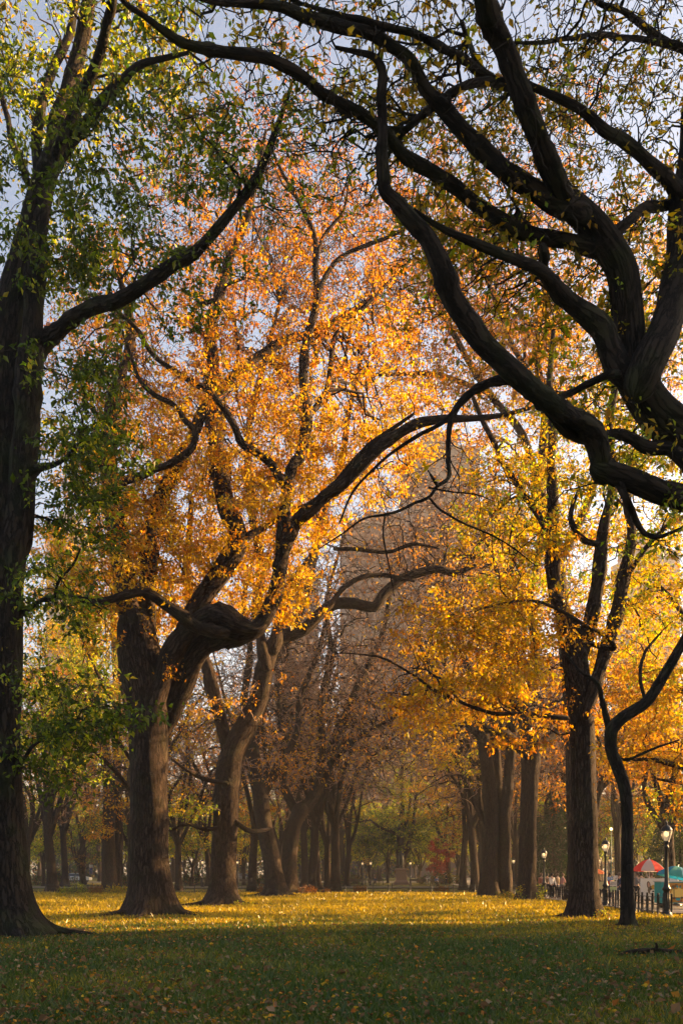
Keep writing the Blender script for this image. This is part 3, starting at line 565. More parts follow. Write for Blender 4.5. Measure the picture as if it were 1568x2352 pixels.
# middle distance trees of the avenue
C_limbs = [
 ([(634,2063),(632,2030),(620,1960),(606,1890),(598,1830),(583,1760),(578,1710),(590,1640),(612,1560)], [27,22,20,18,18,18,17,14,12], 0, 0),
 ([(585,1750),(570,1690),(560,1600),(575,1500),(560,1380),(590,1250)], [10,10,9,8,6,4], 0, 3), ([(600,1840),(640,1760),(680,1690),(690,1600),(730,1500),(760,1380)], [9,9,8,7,6,4], 0, 4), ([(612,1560),(650,1480),(700,1380),(730,1250),(760,1120)], [12,10,8,6,4], 0, 3)]
C_cl = [(640,1500,140,200,72,5,900,{'brown':2,'amber':2},.35,.18), (700,1300,150,180,73,6,900,{'amber':1},.25,.18), (620,1750,90,90,70,4,160,{'amber':1},2.2,.2), (560,1350,110,150,74,5,140,{'amber':1},4,.2)]
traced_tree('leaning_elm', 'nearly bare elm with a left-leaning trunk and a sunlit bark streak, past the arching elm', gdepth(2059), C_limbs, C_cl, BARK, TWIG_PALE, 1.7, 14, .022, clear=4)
D_limbs = [
 ([(664,2057),(664,2020),(665,1960),(674,1900),(690,1862)], [23,19,18,17,18], 0, 0),
 ([(685,1880),(668,1845),(650,1800),(655,1720),(640,1600),(660,1480),(650,1360)], [11,11,10,9,8,6,4], 0, 2),
 ([(690,1870),(715,1835),(740,1790),(760,1750),(790,1650),(830,1560),(880,1450),(900,1330)], [14,14,12,12,10,8,6,4], 0, 4),
 ([(725,1820),(740,1720),(735,1620),(760,1500),(750,1380),(790,1230)], [9,9,8,7,5,3], 0, 3), ([(760,1750),(830,1690),(900,1650),(960,1560),(1000,1440)], [8,7,6,5,3], 0, 2)]
D_cl = [(790,1480,160,180,78,6,1000,{'brown':1,'amber':2},.3,.18), (900,1270,180,190,80,6,1700,{'amber':1},.2,.18), (760,1700,130,110,76,5,400,{'amber':2,'gold':1},2.5,.2), (930,1580,110,110,78,5,600,{'amber':1},1,.2)]
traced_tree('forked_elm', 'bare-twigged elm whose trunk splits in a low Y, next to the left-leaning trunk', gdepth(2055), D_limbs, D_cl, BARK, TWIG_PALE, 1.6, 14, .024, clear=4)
E_limbs = [
 ([(1209,2073),(1209,2040),(1211,1960),(1213,1880),(1216,1800),(1219,1735),(1222,1700)], [25,21,20,19,20,22,20], 0, 0),
 ([(1212,1740),(1190,1714),(1170,1692),(1144,1676),(1118,1672),(1098,1655),(1085,1620)], [13,12,12,13,12,9,6], -.5, -3),
 ([(1216,1720),(1205,1670),(1200,1629),(1212,1560),(1230,1480),(1215,1380),(1240,1250),(1220,1120)], [15,14,14,13,12,10,8,5], 0, 4),
 ([(1222,1735),(1240,1712),(1264,1694),(1304,1652),(1345,1600),(1380,1520),(1420,1420),(1440,1300)], [12,12,12,11,10,9,7,4], 0, 4),
 ([(1212,1650),(1260,1620),(1310,1600),(1350,1590)], [5,4,3.5,2], 1, 2), ([(1150,1675),(1160,1600),(1140,1500),(1160,1380),(1120,1250)], [9,8,7,6,4], -2, 1)]
E_cl = [(1000,1110,130,100,64,4,500,{'amber':1},.3,.18), (1180,1350,150,150,62,5,300,{'amber':3,'gold':2},5,.2), (1050,1300,120,160,63,5,700,{'amber':1},.9,.2), (1320,1350,110,170,64,5,220,{'amber':3,'rust':1},4,.2), (1100,1560,110,90,60,4,140,GA,5,.2), (1400,1500,90,90,63,4,110,{'amber':2,'brown':1},3,.2), (1150,1150,150,110,64,5,200,{'brown':1,'amber':1},2,.2)]
traced_tree('knobby_elm', 'elm with a Y-shaped fork standing between the straight furrowed trunk and the twin trunks', gdepth(2067), E_limbs, E_cl, BARK, TWIG_PALE, 1.6, 14, .02, clear=4)
T_limbs = [
 ([(1124,2066),(1124,2030),(1125,1960),(1128,1880),(1122,1800),(1112,1720),(1105,1640),(1110,1540)], [24,19,18,17,16,14,13,11], 0, 0),
 ([(1157,2066),(1157,2030),(1158,1960),(1160,1880),(1165,1800),(1172,1720),(1180,1640),(1170,1520)], [21,17,16,15,13,12,12,10], .3, 0),
 ([(1140,2064),(1140,1960),(1142,1850),(1140,1760),(1135,1660),(1145,1540)], [15,14,12,11,10,8], .6, 1),
 ([(1110,1600),(1070,1520),(1040,1420),(1010,1300)], [10,8,6,3], 0, 2), ([(1170,1560),(1190,1460),(1170,1340),(1200,1200)], [10,8,6,3], 0, 2), ([(1108,1700),(1060,1650),(1010,1560),(960,1480)], [9,7,5,3], 0, 2)]
T_cl = [(1030,1300,120,150,76,5,700,{'amber':1},.4,.2), (1080,1450,130,160,74,5,400,{'amber':2,'gold':1},3.5,.22), (1000,1650,110,110,72,5,190,{'gold':2,'amber':1},6,.22), (1150,1300,130,140,76,5,200,{'amber':1},1.5,.2), (960,1500,100,120,74,5,200,{'amber':1},1.5,.2), (1060,1760,70,80,71,3,80,{'gold':2,'lime':1},6,.2)]
traced_tree('twin_trunk_elm', 'elm with close-set twin trunks rising like columns right of the open lawn', gdepth(2061), T_limbs, T_cl, BARK, TWIG_PALE, 1.5, 14, .023, clear=4)
# crown of a tall elm hidden lower down behind the straight trunk, filling the upper middle
Hd = 58
H_limbs = [([(1322,2072),(1322,1950),(1320,1800),(1310,1600),(1290,1400),(1270,1250),(1230,1100)], [22,20,20,18,17,16,13], 0, 0),
 ([(1240,1130),(1200,1000),(1120,900),(1060,800),(1010,700),(990,600)], [10,9,8,7,6,3], 0, 3), ([(1240,1130),(1250,950),(1230,800),(1250,650),(1220,500)], [12,10,8,6,3], 0, 2), ([(1280,1300),(1350,1150),(1400,950),(1430,800),(1460,650)], [12,10,9,7,4], 0, 2),
 ([(1120,900),(1000,860),(900,860),(840,860)], [7,6,4,2], 2, 2), ([(1245,900),(1180,800),(1140,700),(1100,600)], [8,6,5,3], 0, -2)]
H_cl = [(1540,680,90,160,60,4,90,{'amber':3,'olive':2},8,.2), (1540,950,90,130,59,4,110,{'amber':3,'olive':2,'gold':1},8,.2), (1050,450,220,160,61,5,200,{'rust':1},.8,.2), (1000,760,170,120,58,5,330,AM,8,.21), (1150,680,170,130,59,5,320,{'amber':4,'rust':3},8,.21), (1000,560,170,110,60,5,220,{'rust':4,'amber':2},7,.21), (1320,720,170,150,59,5,280,{'amber':4,'olive':2},8,.21), (1150,880,170,90,57,5,300,{'amber':5,'gold':2},8,.21), (1330,900,150,100,58,5,220,{'amber':3,'olive':2,'gold':1},8,.21),
 (1200,480,200,110,60,5,170,{'rust':3,'olive':2},6,.2), (1450,800,120,150,59,5,170,{'olive':3,'amber':2},8,.21), (1450,550,140,120,60,5,120,{'olive':2,'rust':2},6,.2), (1000,400,170,110,60,5,110,{'rust':3,'amber':1},5,.2), (1300,330,200,100,61,5,90,{'olive':1,'rust':2},4,.2)]
traced_tree('tall_elm', 'tall orange elm behind the straight furrowed trunk, its crown rising above the lower yellow leaves', Hd, H_limbs, [(*q[:4], q[4]+1, q[5]*1.8, *q[6:]) for q in H_cl], BARK, TWIG_PALE, 1.6, 12, .019, clear=6, NM=2.4)
# green maple low on the left and trees by the frame edges
M_limbs = [([(252,2060),(250,1990),(249,1900),(252,1820),(240,1720),(215,1600),(205,1450),(200,1300)], [20,16,15,14,12,10,8,5], 0, 0), ([(268,2060),(270,1990),(272,1900),(268,1750),(268,1600),(262,1420),(270,1300)], [14,12,11,10,9,8,5], .5, 1), ([(250,1850),(300,1780),(320,1700),(310,1560)], [8,7,5,3], 0, 2), ([(235,1700),(170,1640),(120,1560),(90,1450)], [7,6,5,3], 0, 1)]
M_cl = [(150,1600,120,110,66,5,260,{'lime':4,'green':1},8,.24), (130,1420,130,110,68,5,220,{'lime':3,'gold':2},7,.24), (250,1480,110,130,68,5,220,{'gold':2,'lime':3},7,.24), (210,1250,130,120,69,5,170,{'gold':2,'amber':2},6,.24), (130,1760,110,80,66,4,110,{'lime':2,'green':2},6,.22), (250,1880,50,70,65,3,50,{'amber':2,'gold':1},5,.2), (310,1650,70,140,68,5,120,{'lime':2,'gold':2},6,.22)]
traced_tree('maple_tree', 'yellow-green maple with a forked dark trunk between the near left tree and the burly elm', gdepth(2046), M_limbs, [(*q[:4], q[4]+31, q[5]*2.0, *q[6:9], q[9]*1.35) for q in M_cl], BARK, TWIG, 1.4, 12, .015, clear=4, NM=2.6)
Y_limbs = [([(338,2089),(336,2040),(334,1960),(330,1880),(322,1800),(310,1720),(290,1630),(270,1530)], [12,10,9,9,8,7,5,3], 0, 0), ([(328,1860),(280,1790),(220,1730),(150,1690),(90,1660)], [6,5,4,3,1.5], 0, -1), ([(318,1770),(260,1690),(190,1610),(120,1550)], [5,4,3,1.5], 0, 0), ([(300,1680),(240,1580),(190,1470),(160,1380)], [5,4,3,1.5], 0, 1)]
Y_cl = [(150,1590,90,80,45,3,150,{'lime':1},8,.15), (110,1690,70,60,44.5,2.5,80,{'lime':3,'green':1},8,.15), (200,1470,90,80,46,3,120,{'lime':3,'gold':1},7,.15), (250,1600,60,90,45,2.5,70,{'lime':2,'gold':1},7,.15), (120,1430,70,70,46,2.5,70,{'lime':3,'gold':1},7,.15), (180,1760,80,50,44.5,2.5,60,{'lime':2,'green':2},8,.15)]
traced_tree('young_maple', 'young lime-leaved maple half hidden behind the massive old elm, spreading left', 45, Y_limbs, Y_cl, BARK, TWIG, 1.4, 10, .01, clear=3, NM=1.15)
K_limbs = [([(1700,2095),(1700,1950),(1690,1800),(1670,1650),(1660,1500),(1650,1350)], [26,22,20,18,15,10], 0, 0), ([(1690,1790),(1620,1770),(1568,1762),(1500,1745),(1440,1748)], [11,9,8,6,3], 0, -1), ([(1670,1650),(1600,1600),(1540,1580),(1480,1560)], [9,7,6,3], 0, 1), ([(1665,1560),(1600,1480),(1560,1400),(1500,1330)], [10,8,6,3], 0, 0), ([(1695,1830),(1640,1810),(1568,1640+160),(1510,1790)], [8,6,5,3], 0, 0)]
K_cl = [(1500,1740,110,60,42,3,210,{'amber':4,'gold':2},9,.17), (1480,1620,120,80,43,3,200,{'gold':2,'amber':3},8,.17), (1530,1520,90,80,44,3,140,{'gold':3,'lime':2},8,.17), (1540,1630,60,60,43,2,90,{'lime':3,'gold':2},8,.17), (1490,1380,110,90,45,3,110,{'amber':3,'gold':1},6,.17), (1550,1850,50,60,42,2,60,{'amber':2,'lime':1},7,.17), (1430,1560,60,60,45,2,60,{'amber':1},5,.16)]
traced_tree('roadside_elm', 'amber-leaved elm beyond the right edge, reaching low branches over the vendors', gdepth(2090), K_limbs, K_cl, BARK, TWIG, 1.4, 12, .01, clear=3)

# ------------------------------------------------------------------ trees of the background: one of each kind, then copies
def proto_tree(name, h, tr, fork, nl, spread, natt, pal, nleaf, ls, rmin=.02, fracs=(.05, .2, .5, 1.), ever=False, lean=.5, low=.0):
    mt, mw, ml = MB(), MB(), MB(); sp, st_, sr = [], [], []
    def limb(p, r, n, first=False):
        q = spline(np.c_[p, r], 5); c, rr = q[:, :3], np.maximum(q[:, 3], .01)
        V, f, bk = tube(c, rr, n, .05)
        if first:
            dv = V.copy(); dv[:, 2] = 0; g_ = np.exp(-np.maximum(V[:, 2], 0)/(tr*1.1)); V = V+dv*(g_*.7*(1+.3*np.sin(np.arctan2(V[:, 1], V[:, 0])*5)))[:, None]
        mt.add(V, f, 0, None, bk); k = c[:, 2] > fork*.8; sp.append(c[k]); st_.append(norm(np.gradient(c, axis=0))[k]); sr.append(rr[k])
    if ever:
        limb([(0, 0, -.2), (0, 0, h*.3), (.1, 0, h*.6), (0, .1, h)], [tr, tr*.8, tr*.5, .03], 8, True)
        u = rng.random(natt)**.7; a = rng.random(natt)*6.28; z = h*(1-u*(1-low)); rad = spread*u*(.55+.45*np.sqrt(rng.random(natt)))
        att = np.stack([rad*np.cos(a), rad*np.sin(a), z-rad*.12], -1)
    else:
        dx, dy = rng.normal(0, lean*.5, 2)
        limb([(0, 0, -.25), (dx*.2, dy*.2, fork*.35), (dx*.6, dy*.6, fork*.7), (dx, dy, fork*1.05)], [tr*1.05, tr*.92, tr*.88, tr*.8], 12, True)
        a0 = rng.random()*6.28
        for k in range(nl):
            a = a0+k*6.283/nl+rng.normal(0, .25); s = spread*rng.uniform(.5, .95); e = h*rng.uniform(.72, .97); j = rng.normal(0, spread*.07, (4, 3))
            if k == 0: s *= .35
            pts = np.array([(dx*.8, dy*.8, fork*.85), (dx+.18*s*math.cos(a), dy+.18*s*math.sin(a), fork+(e-fork)*.22), (.42*s*math.cos(a), .42*s*math.sin(a), fork+(e-fork)*.52), (.72*s*math.cos(a), .72*s*math.sin(a), fork+(e-fork)*.8), (s*math.cos(a), s*math.sin(a), e)])
            pts[1:] += j; limb(pts, [tr*.62, tr*.5, tr*.36, tr*.2, .03], 7)
        c = np.array((0, 0, fork+(h-fork)*.55)); att = ellipsoid_cloud(c, np.array((spread, spread, (h-fork)*.5)), natt, 9, .5*spread/4); att[:, 2] = np.maximum(att[:, 2], fork*.6)
    n = len(att); ks = [PKEYS.index(k) for k in pal]; ws = np.array(list(pal.values()), float)
    grow(mt, mw, ml, dict(p=np.concatenate(sp), t=np.concatenate(st_), r=np.concatenate(sr)), att, rng.poisson(nleaf, n), rng.choice(ks, n, p=ws/ws.sum()), np.full(n, ls), fracs, rmin, .16, kr=.012)
    e = empty(name, (0, -300, 0)); mt.build('trunk', BARK, e, attrs=True)
    if ml.n: ml.build('crown', [LEAF, TWIG_PALE], e, smooth=False, attrs=True)
    return e
USED = set()
def put(proto, px, d, label, group=None, sc=1, sz=None, cat='tree', py=None):
    x = (px-CX)/FX*d; z = float(gz(d))-.05; rz = rng.random()*6.28
    if proto.name not in USED:
        USED.add(proto.name); proto.location = (x, d, z); proto.rotation_euler = (0, 0, rz); proto.scale = (sc, sc, sz or sc); o = proto
    else: o = dup(proto, (x, d, z), rz, sc, None, None, sz)
    return tag(o, label, cat, group)

bare = [proto_tree('bare_elm', 27, .42, 7, 6, 10, 1900, {'brown': 1, 'amber': 3}, .25, .2, .03), proto_tree('bare_elm', 25, .37, 5.5, 7, 9, 1900, {'amber': 1}, .15, .2, .03), proto_tree('bare_elm', 24, .38, 6, 5, 8.5, 1200, {'amber': 3, 'gold': 1}, .9, .22, .03)]
gold = [proto_tree('golden_elm', 24, .5, 6, 6, 9, 1000, {'gold': 3, 'amber': 3}, 7, .28), proto_tree('orange_elm', 25, .5, 6, 6, 9, 1000, {'amber': 4, 'rust': 2}, 6, .28)]
under = [proto_tree('lime_tree', 13, .22, 2.5, 6, 5.5, 650, {'lime': 4, 'green': 2, 'gold': 1}, 9, .3), proto_tree('green_tree', 12, .2, 2.2, 6, 5, 650, {'green': 5, 'lime': 2}, 9, .3), proto_tree('brown_tree', 14, .22, 2.5, 6, 5.5, 650, {'brown': 3, 'rust': 1, 'olive': 2}, 7, .28)]
everg = proto_tree('evergreen_tree', 11, .25, 1, 0, 4.2, 900, {'ever': 1}, 9, .26, ever=True, low=.05)
redm = proto_tree('red_maple', 8, .16, 1.6, 5, 2.8, 450, {'red': 1}, 9, .2)
for k, (px, d, s, lab) in enumerate([
   (716, 88, 1, 'thick dark bare elm standing just behind the forked bare-twigged one'), (752, 96, 1, 'bare elm trunk next along the left row past the thick dark one'), (796, 116, .95, 'last bare elm of the left row, nearest the open gap before the statue'),
   (578, 86, 1, 'bare elm seen between the arching elm and the left-leaning elm'), (410, 92, .95, 'dark elm standing just right of the burly elm trunk, far across the lawn'), (1062, 97, 1, 'bare elm left of the twin trunks on the far edge of the lawn'), (1092, 88, 1, 'bare elm half hidden against the left twin trunk')]):
    put(bare[k % 3], px, d, lab, 'elms lining the avenue', s)
for k, (px, d, s) in enumerate([(300, 105, 1), (150, 112, 1), (480, 118, 1.0), (640, 124, 1.05), (1100, 125, 1.1), (1180, 108, 1), (1290, 100, .95), (1420, 96, .95), (1530, 104, 1), (60, 98, 1), (870, 190, 1.1), (700, 170, 1.1), (1010, 175, 1.1), (560, 165, 1.1), (1130, 160, 1.05), (1250, 150, 1.05), (400, 155, 1.05), (230, 160, 1.05), (1380, 140, 1), (1500, 150, 1.05), (930, 230, 1.15), (770, 235, 1.2), (1090, 240, 1.2), (610, 245, 1.2), (450, 235, 1.2), (1240, 235, 1.2), (1400, 220, 1.2), (90, 180, 1.1), (280, 230, 1.2), (770, 91, 1.25), (1112, 82, 1.25), (1140, 95, 1.3), (728, 100, 1.25), (1128, 118, 1.2), (700, 112, 1.1), (340, 140, 1.1), (1060, 150, 1.15), (790, 140, 1.15), (190, 130, 1.1), (1330, 122, 1.1), (1460, 128, 1.1)]):
    put(bare[(k*2+1) % 3], px, d, 'tall bare brown elm in the hazy woods beyond the far fence', 'bare elms in the far woods', s)
for k, (px, d, s, i, lab) in enumerate([(340, 78, 1, 0, 'golden elm whose crown shows behind the burly elm'), (120, 88, 1, 1, 'orange elm far back, just right of the shaded left tree'), (1370, 84, 1, 1, 'orange elm in the woods behind the vendor umbrellas'), (1540, 78, .95, 0, 'golden elm behind the roadside at the right edge'), (1110, 120, .9, 0, 'golden elm past the twin trunks'), (1030, 140, .9, 0, 'golden elm above the small red maple'), (500, 100, .9, 1, 'orange elm behind the arching elm')]):
    put(gold[i], px, d, lab, 'autumn elms behind the avenue', s)
for k, (px, d, s, i) in enumerate([(100, 120, 1, 0), (190, 128, 1, 2), (270, 122, 1, 1), (360, 130, 1, 0), (440, 118, 1.05, 0), (490, 135, 1, 0), (560, 128, 1.1, 0), (640, 136, 1, 0), (700, 140, 1, 1), (790, 146, 1, 0), (850, 149, .9, 1), (890, 147, 1, 1), (960, 147, 1.0, 1), (1000, 150, .9, 0), (1050, 140, 1, 0), (1110, 134, 1, 2), (1190, 120, 1, 1), (1240, 125, 1, 2), (1300, 116, 1, 0), (1360, 120, 1.05, 1), (1440, 112, 1, 2), (1500, 118, 1.05, 1), (1560, 108, 1, 0), (40, 130, 1, 1), (740, 175, 1.2, 1), (830, 180, 1.2, 0), (930, 178, 1.2, 0), (650, 185, 1.2, 1), (1000, 182, 1.2, 1), (520, 178, 1.2, 2), (1100, 180, 1.2, 1), (300, 176, 1.2, 1), (1200, 170, 1.2, 2), (180, 170, 1.1, 1)]+[(30+33*q, 195+(q*37) % 40, 1.3, (1, 2, 1, 0)[q % 4]) for q in range(47)]):
    lab = ('yellow-green understory tree among the trunks beyond the far fence', 'dark green understory tree among the trunks beyond the far fence', 'russet-brown understory tree among the trunks beyond the far fence')[i]
    put(under[i], px, d, lab, ('yellow-green', 'dark green', 'russet')[i]+' understory trees', s)
for px, d, s, lab in [(1272, 96, .95, 'dark evergreen between the knobby elm and the straight trunk, behind the lamps'), (1300, 104, 1.0, 'dark evergreen half hidden by the straight furrowed trunk'), (1562, 84, .8, 'dark evergreen behind the teal umbrella'), (1530, 92, .8, 'dark evergreen just left of the one behind the teal umbrella'), (1235, 110, .8, 'smallest dark evergreen, right beside the knobby elm')]:
    put(everg, px, d, lab, None, s)
put(redm, 1006, 124, 'small crimson maple in front of the dark woods, right of the statue', None, .8)
S_limbs = [([(921, 2034), (920, 2000), (918, 1960), (920, 1920)], [10, 9, 9, 9], 0, 0), ([(919, 1930), (920, 1890), (924, 1850), (922, 1780), (930, 1700)], [7, 6, 5, 4, 2], 0, 1), ([(923, 1985), (935, 1950), (948, 1900), (953, 1850), (960, 1780), (955, 1700)], [7, 6, 5, 4, 3, 2], 0, 1), ([(918, 1922), (895, 1910), (870, 1900), (850, 1885), (830, 1888), (800, 1890)], [4, 4, 3, 3, 2, 1.5], 0, -4), ([(922, 1920), (935, 1880), (942, 1840), (945, 1780)], [4, 4, 3, 2], 0, 1)]
S_cl = [(880, 1850, 90, 60, 140, 5, 160, {'lime': 4, 'gold': 1}, 8, .32), (960, 1840, 80, 70, 141, 5, 160, {'lime': 4, 'green': 1}, 8, .32), (920, 1760, 80, 60, 141, 5, 120, {'lime': 3, 'gold': 2}, 7, .32), (940, 1930, 60, 35, 139, 4, 80, {'lime': 2, 'green': 2}, 8, .3), (880, 1930, 50, 40, 139, 4, 70, {'green': 3, 'lime': 1}, 8, .3)]
traced_tree('lime_tree', 'yellow-green tree with dark Y-shaped stems directly behind the statue', 140, S_limbs, S_cl, BARK, TWIG, 1.3, 10, .025, clear=2)

# elms beyond the right edge of the frame, whose long shadows stripe the lawn
for k, (x, y, s) in enumerate([(40, 66, .95), (58, 80, 1), (25, 42, .5), (27, 49, .52), (33, 58, .55)]):
    e = dup(bare[k % 3], (x, y, -.05), rng.random()*6.28, s, 'bare elm across the path, casting a long shadow over the lawn', 'elms lining the path')

# ------------------------------------------------------------------ low plants
def plant(name, label, px, d, wx, wy, hgt, n, pal, ls, cat='shrub', stems=14, group=None):
    mt, ml = MB(), MB(); c = np.array(((px-CX)/FX*d, d, float(gz(d)) if d > 83 else float(gh((px-CX)/FX*d, d)))); C = []
    for k in range(stems):
        a, q = rng.random()*6.28, np.sqrt(rng.random()); b0 = np.array((q*wx*math.cos(a)*.8, q*wy*math.sin(a)*.8, -.03)); top = b0+np.array((rng.normal(0, .12)*hgt, rng.normal(0, .12)*hgt, hgt*rng.uniform(.6, 1.05)*(1-.35*q)))
        mid = (b0+top)/2+rng.normal(0, .04*hgt, 3); C.append(np.stack([b0, (b0+mid)/2, mid, top]))
    C = np.array(C)+c; V, f, bk = tubes(C, np.tile((.014*hgt**.5, .012, .009, .004), (stems, 1)), 4); mt.add(V, f)
    who = rng.integers(0, stems, n); t = 1-rng.random(n)**1.5*.85; x = t*2.999; i0 = x.astype(int); fr = (x-i0)[:, None]
    b0 = C[who, i0]*(1-fr)+C[who, np.minimum(i0+1, 3)]*fr+rng.normal(0, .07*hgt**.5, (n, 3)); b0[:, 2] = np.maximum(b0[:, 2], c[2]+.03)
    ks = [PKEYS.index(k) for k in pal]; ws = np.array(list(pal.values()), float)
    leaves(ml, b0, rng.normal(0, 1, (n, 3))+np.array((0, 0, .4)), ls*np.exp(rng.normal(0, .25, n)), leafcols(rng.choice(ks, n, p=ws/ws.sum())), .45)
    e = empty(name, c, label, cat, group); mt.build('stems', TWIG, e, c); ml.build('foliage', LEAF, e, c, smooth=False, attrs=True); return e
for px, lab, pal, h in [(150, 'low yellow-green weedy bush leftmost of the clump by the maple', {'lime': 3, 'olive': 1}, .75), (182, 'tall grassy green bush in the middle of the clump by the maple', {'lime': 2, 'green': 1}, 1.25), (222, 'russet seedy bush in the clump before the maple trunk', {'brown': 3, 'olive': 1}, 1.0), (262, 'sunlit yellow-green bush against the burly elm', {'lime': 2, 'olive': 2, 'gold': 1}, 1.0), (286, 'small olive bush tucked behind the burly elm trunk', {'olive': 2, 'lime': 1}, .9)]:
    plant('bush', lab, px, 79, .85, .6, h, 700, pal, .11, stems=30, group='bushes before the maple')
for px, d, wx, h, lab in [(602, 78, .55, 1.0, 'brown dried shrub left of the left-leaning elm'), (705, 78, 1.1, .95, 'wide brown dried shrub right of the forked elm'), (826, 92, .9, .7, 'pinkish dried shrub by the far fence, left of the gap'), (1016, 92, .9, .7, 'orange-brown dried shrub by the far fence, right of the statue'), (748, 84, .5, .5, 'low brown shrub at the end of the left row')]:
    plant('dry_shrub', lab, px, d, wx, .6, h, 900, {'brown': 4, 'rust': 1}, .09, stems=40)
plant('sapling_plant', 'yellow leafy sapling at the foot of the knobby elm', 1198, 60, .35, .3, 1.5, 170, {'gold': 2, 'lime': 2}, .16, 'plant', 8)
plant('sapling_plant', 'green leafy sapling right of the knobby elm trunk', 1238, 60, .3, .3, 1.2, 130, {'lime': 2, 'green': 1}, .15, 'plant', 8)
plant('weed_clump', 'low dark weeds round the foot of the twin trunks', 1165, 65, 1.1, .4, .6, 500, {'green': 2, 'olive': 2}, .11, 'plant', 30)
plant('weed_clump', 'sunlit yellow-green weeds at the right foot of the arching elm', 556, 47.5, .75, .35, .35, 260, {'lime': 3, 'gold': 1}, .09, 'plant', 26)
plant('weed_clump', 'dry pale weeds at the foot of the shaded left tree', 40, 25.3, .5, .25, .42, 200, {'brown': 3, 'olive': 1}, .06, 'plant', 22)
plant('weed_clump', 'small dry weed standing right of the shaded left tree trunk', 74, 25.5, .18, .15, .4, 70, {'brown': 2, 'olive': 1}, .06, 'plant', 10)
plant('weed_clump', 'grassy weeds between the straight trunk and the slim leaning tree', 1385, 32, .5, .3, .35, 220, {'lime': 2, 'olive': 2}, .08, 'plant', 30)
plant('weed_clump', 'olive weeds right of the slim leaning tree', 1478, 28, .45, .3, .4, 200, {'olive': 3, 'lime': 1}, .07, 'plant', 24)
for k, (px, d, wl) in enumerate([(620, 131, 9), (790, 133, 6), (1010, 133, 8), (1180, 128, 8), (300, 128, 10), (120, 126, 8), (460, 130, 8)]):
    plant('hedge', 'dark low hedge behind the far benches, '+('below the left-leaning elm', 'left of the statue', 'right of the statue under the red maple', 'behind the twin trunks', 'behind the burly elm', 'behind the shaded left tree', 'behind the arching elm')[k], px, d, wl*.5, .7, 2.0, 2600, {'ever': 2, 'brown': 1, 'green': 1}, .22, 'hedge', 70)

# the far wood that closes the view
mlf, mtt = MB(), MB(); n = 46000; x = rng.uniform(-150, 150, n); y = 262+rng.uniform(-8, 14, n)+np.abs(x)*-.12; top = 11+4*np.sin(x*.11)+3*np.sin(x*.29+1)+2*np.sin(x*.7); z = rng.random(n)**.9*top+.9
kk = rng.choice([PKEYS.index('ever'), PKEYS.index('brown'), PKEYS.index('green'), PKEYS.index('olive')], n, p=(.3, .15, .35, .2)); leaves(mlf, np.stack([x, y, z], -1), rng.normal(0, 1, (n, 3)), rng.uniform(.7, 1.3, n), leafcols(kk), .6)
tag(mlf.build('far_woods', LEAF, smooth=False, attrs=True), None, None, None, 'stuff')
# fallen branch
b = MB(); d0 = 17.2
bp = np.array([P(x, y, d0+k*.12)+np.array((0, 0, .0)) for k, (x, y) in enumerate([(1424, 2206), (1440, 2203), (1470, 2199), (1505, 2197), (1535, 2201), (1562, 2206), (1590, 2209)])])
bp[:, 2] = [.035, .06, .085, .09, .06, .045, .03]; q = spline(np.c_[bp, [.03, .05, .055, .05, .045, .035, .015]], 4); b.tube(q[:, :3], q[:, 3], 9, 0, .1); m0 = bp[3]
b.tube([m0, m0+np.array((.03, 0, .08)), m0+np.array((.0, -.02, .14))], [.035, .03, .02], 7, 0, .1)
b.tube([bp[0]+np.array((-.1, 0, -.005)), bp[0]+np.array((.02, 0, 0))], [.012, .03], 6, 0, .05)
c = bp[3].copy(); c[2] = 0
tag(b.build('fallen_branch', BARK_DARK, None, c, attrs=True), 'short broken branch lying in the shaded grass at the right', 'branch')

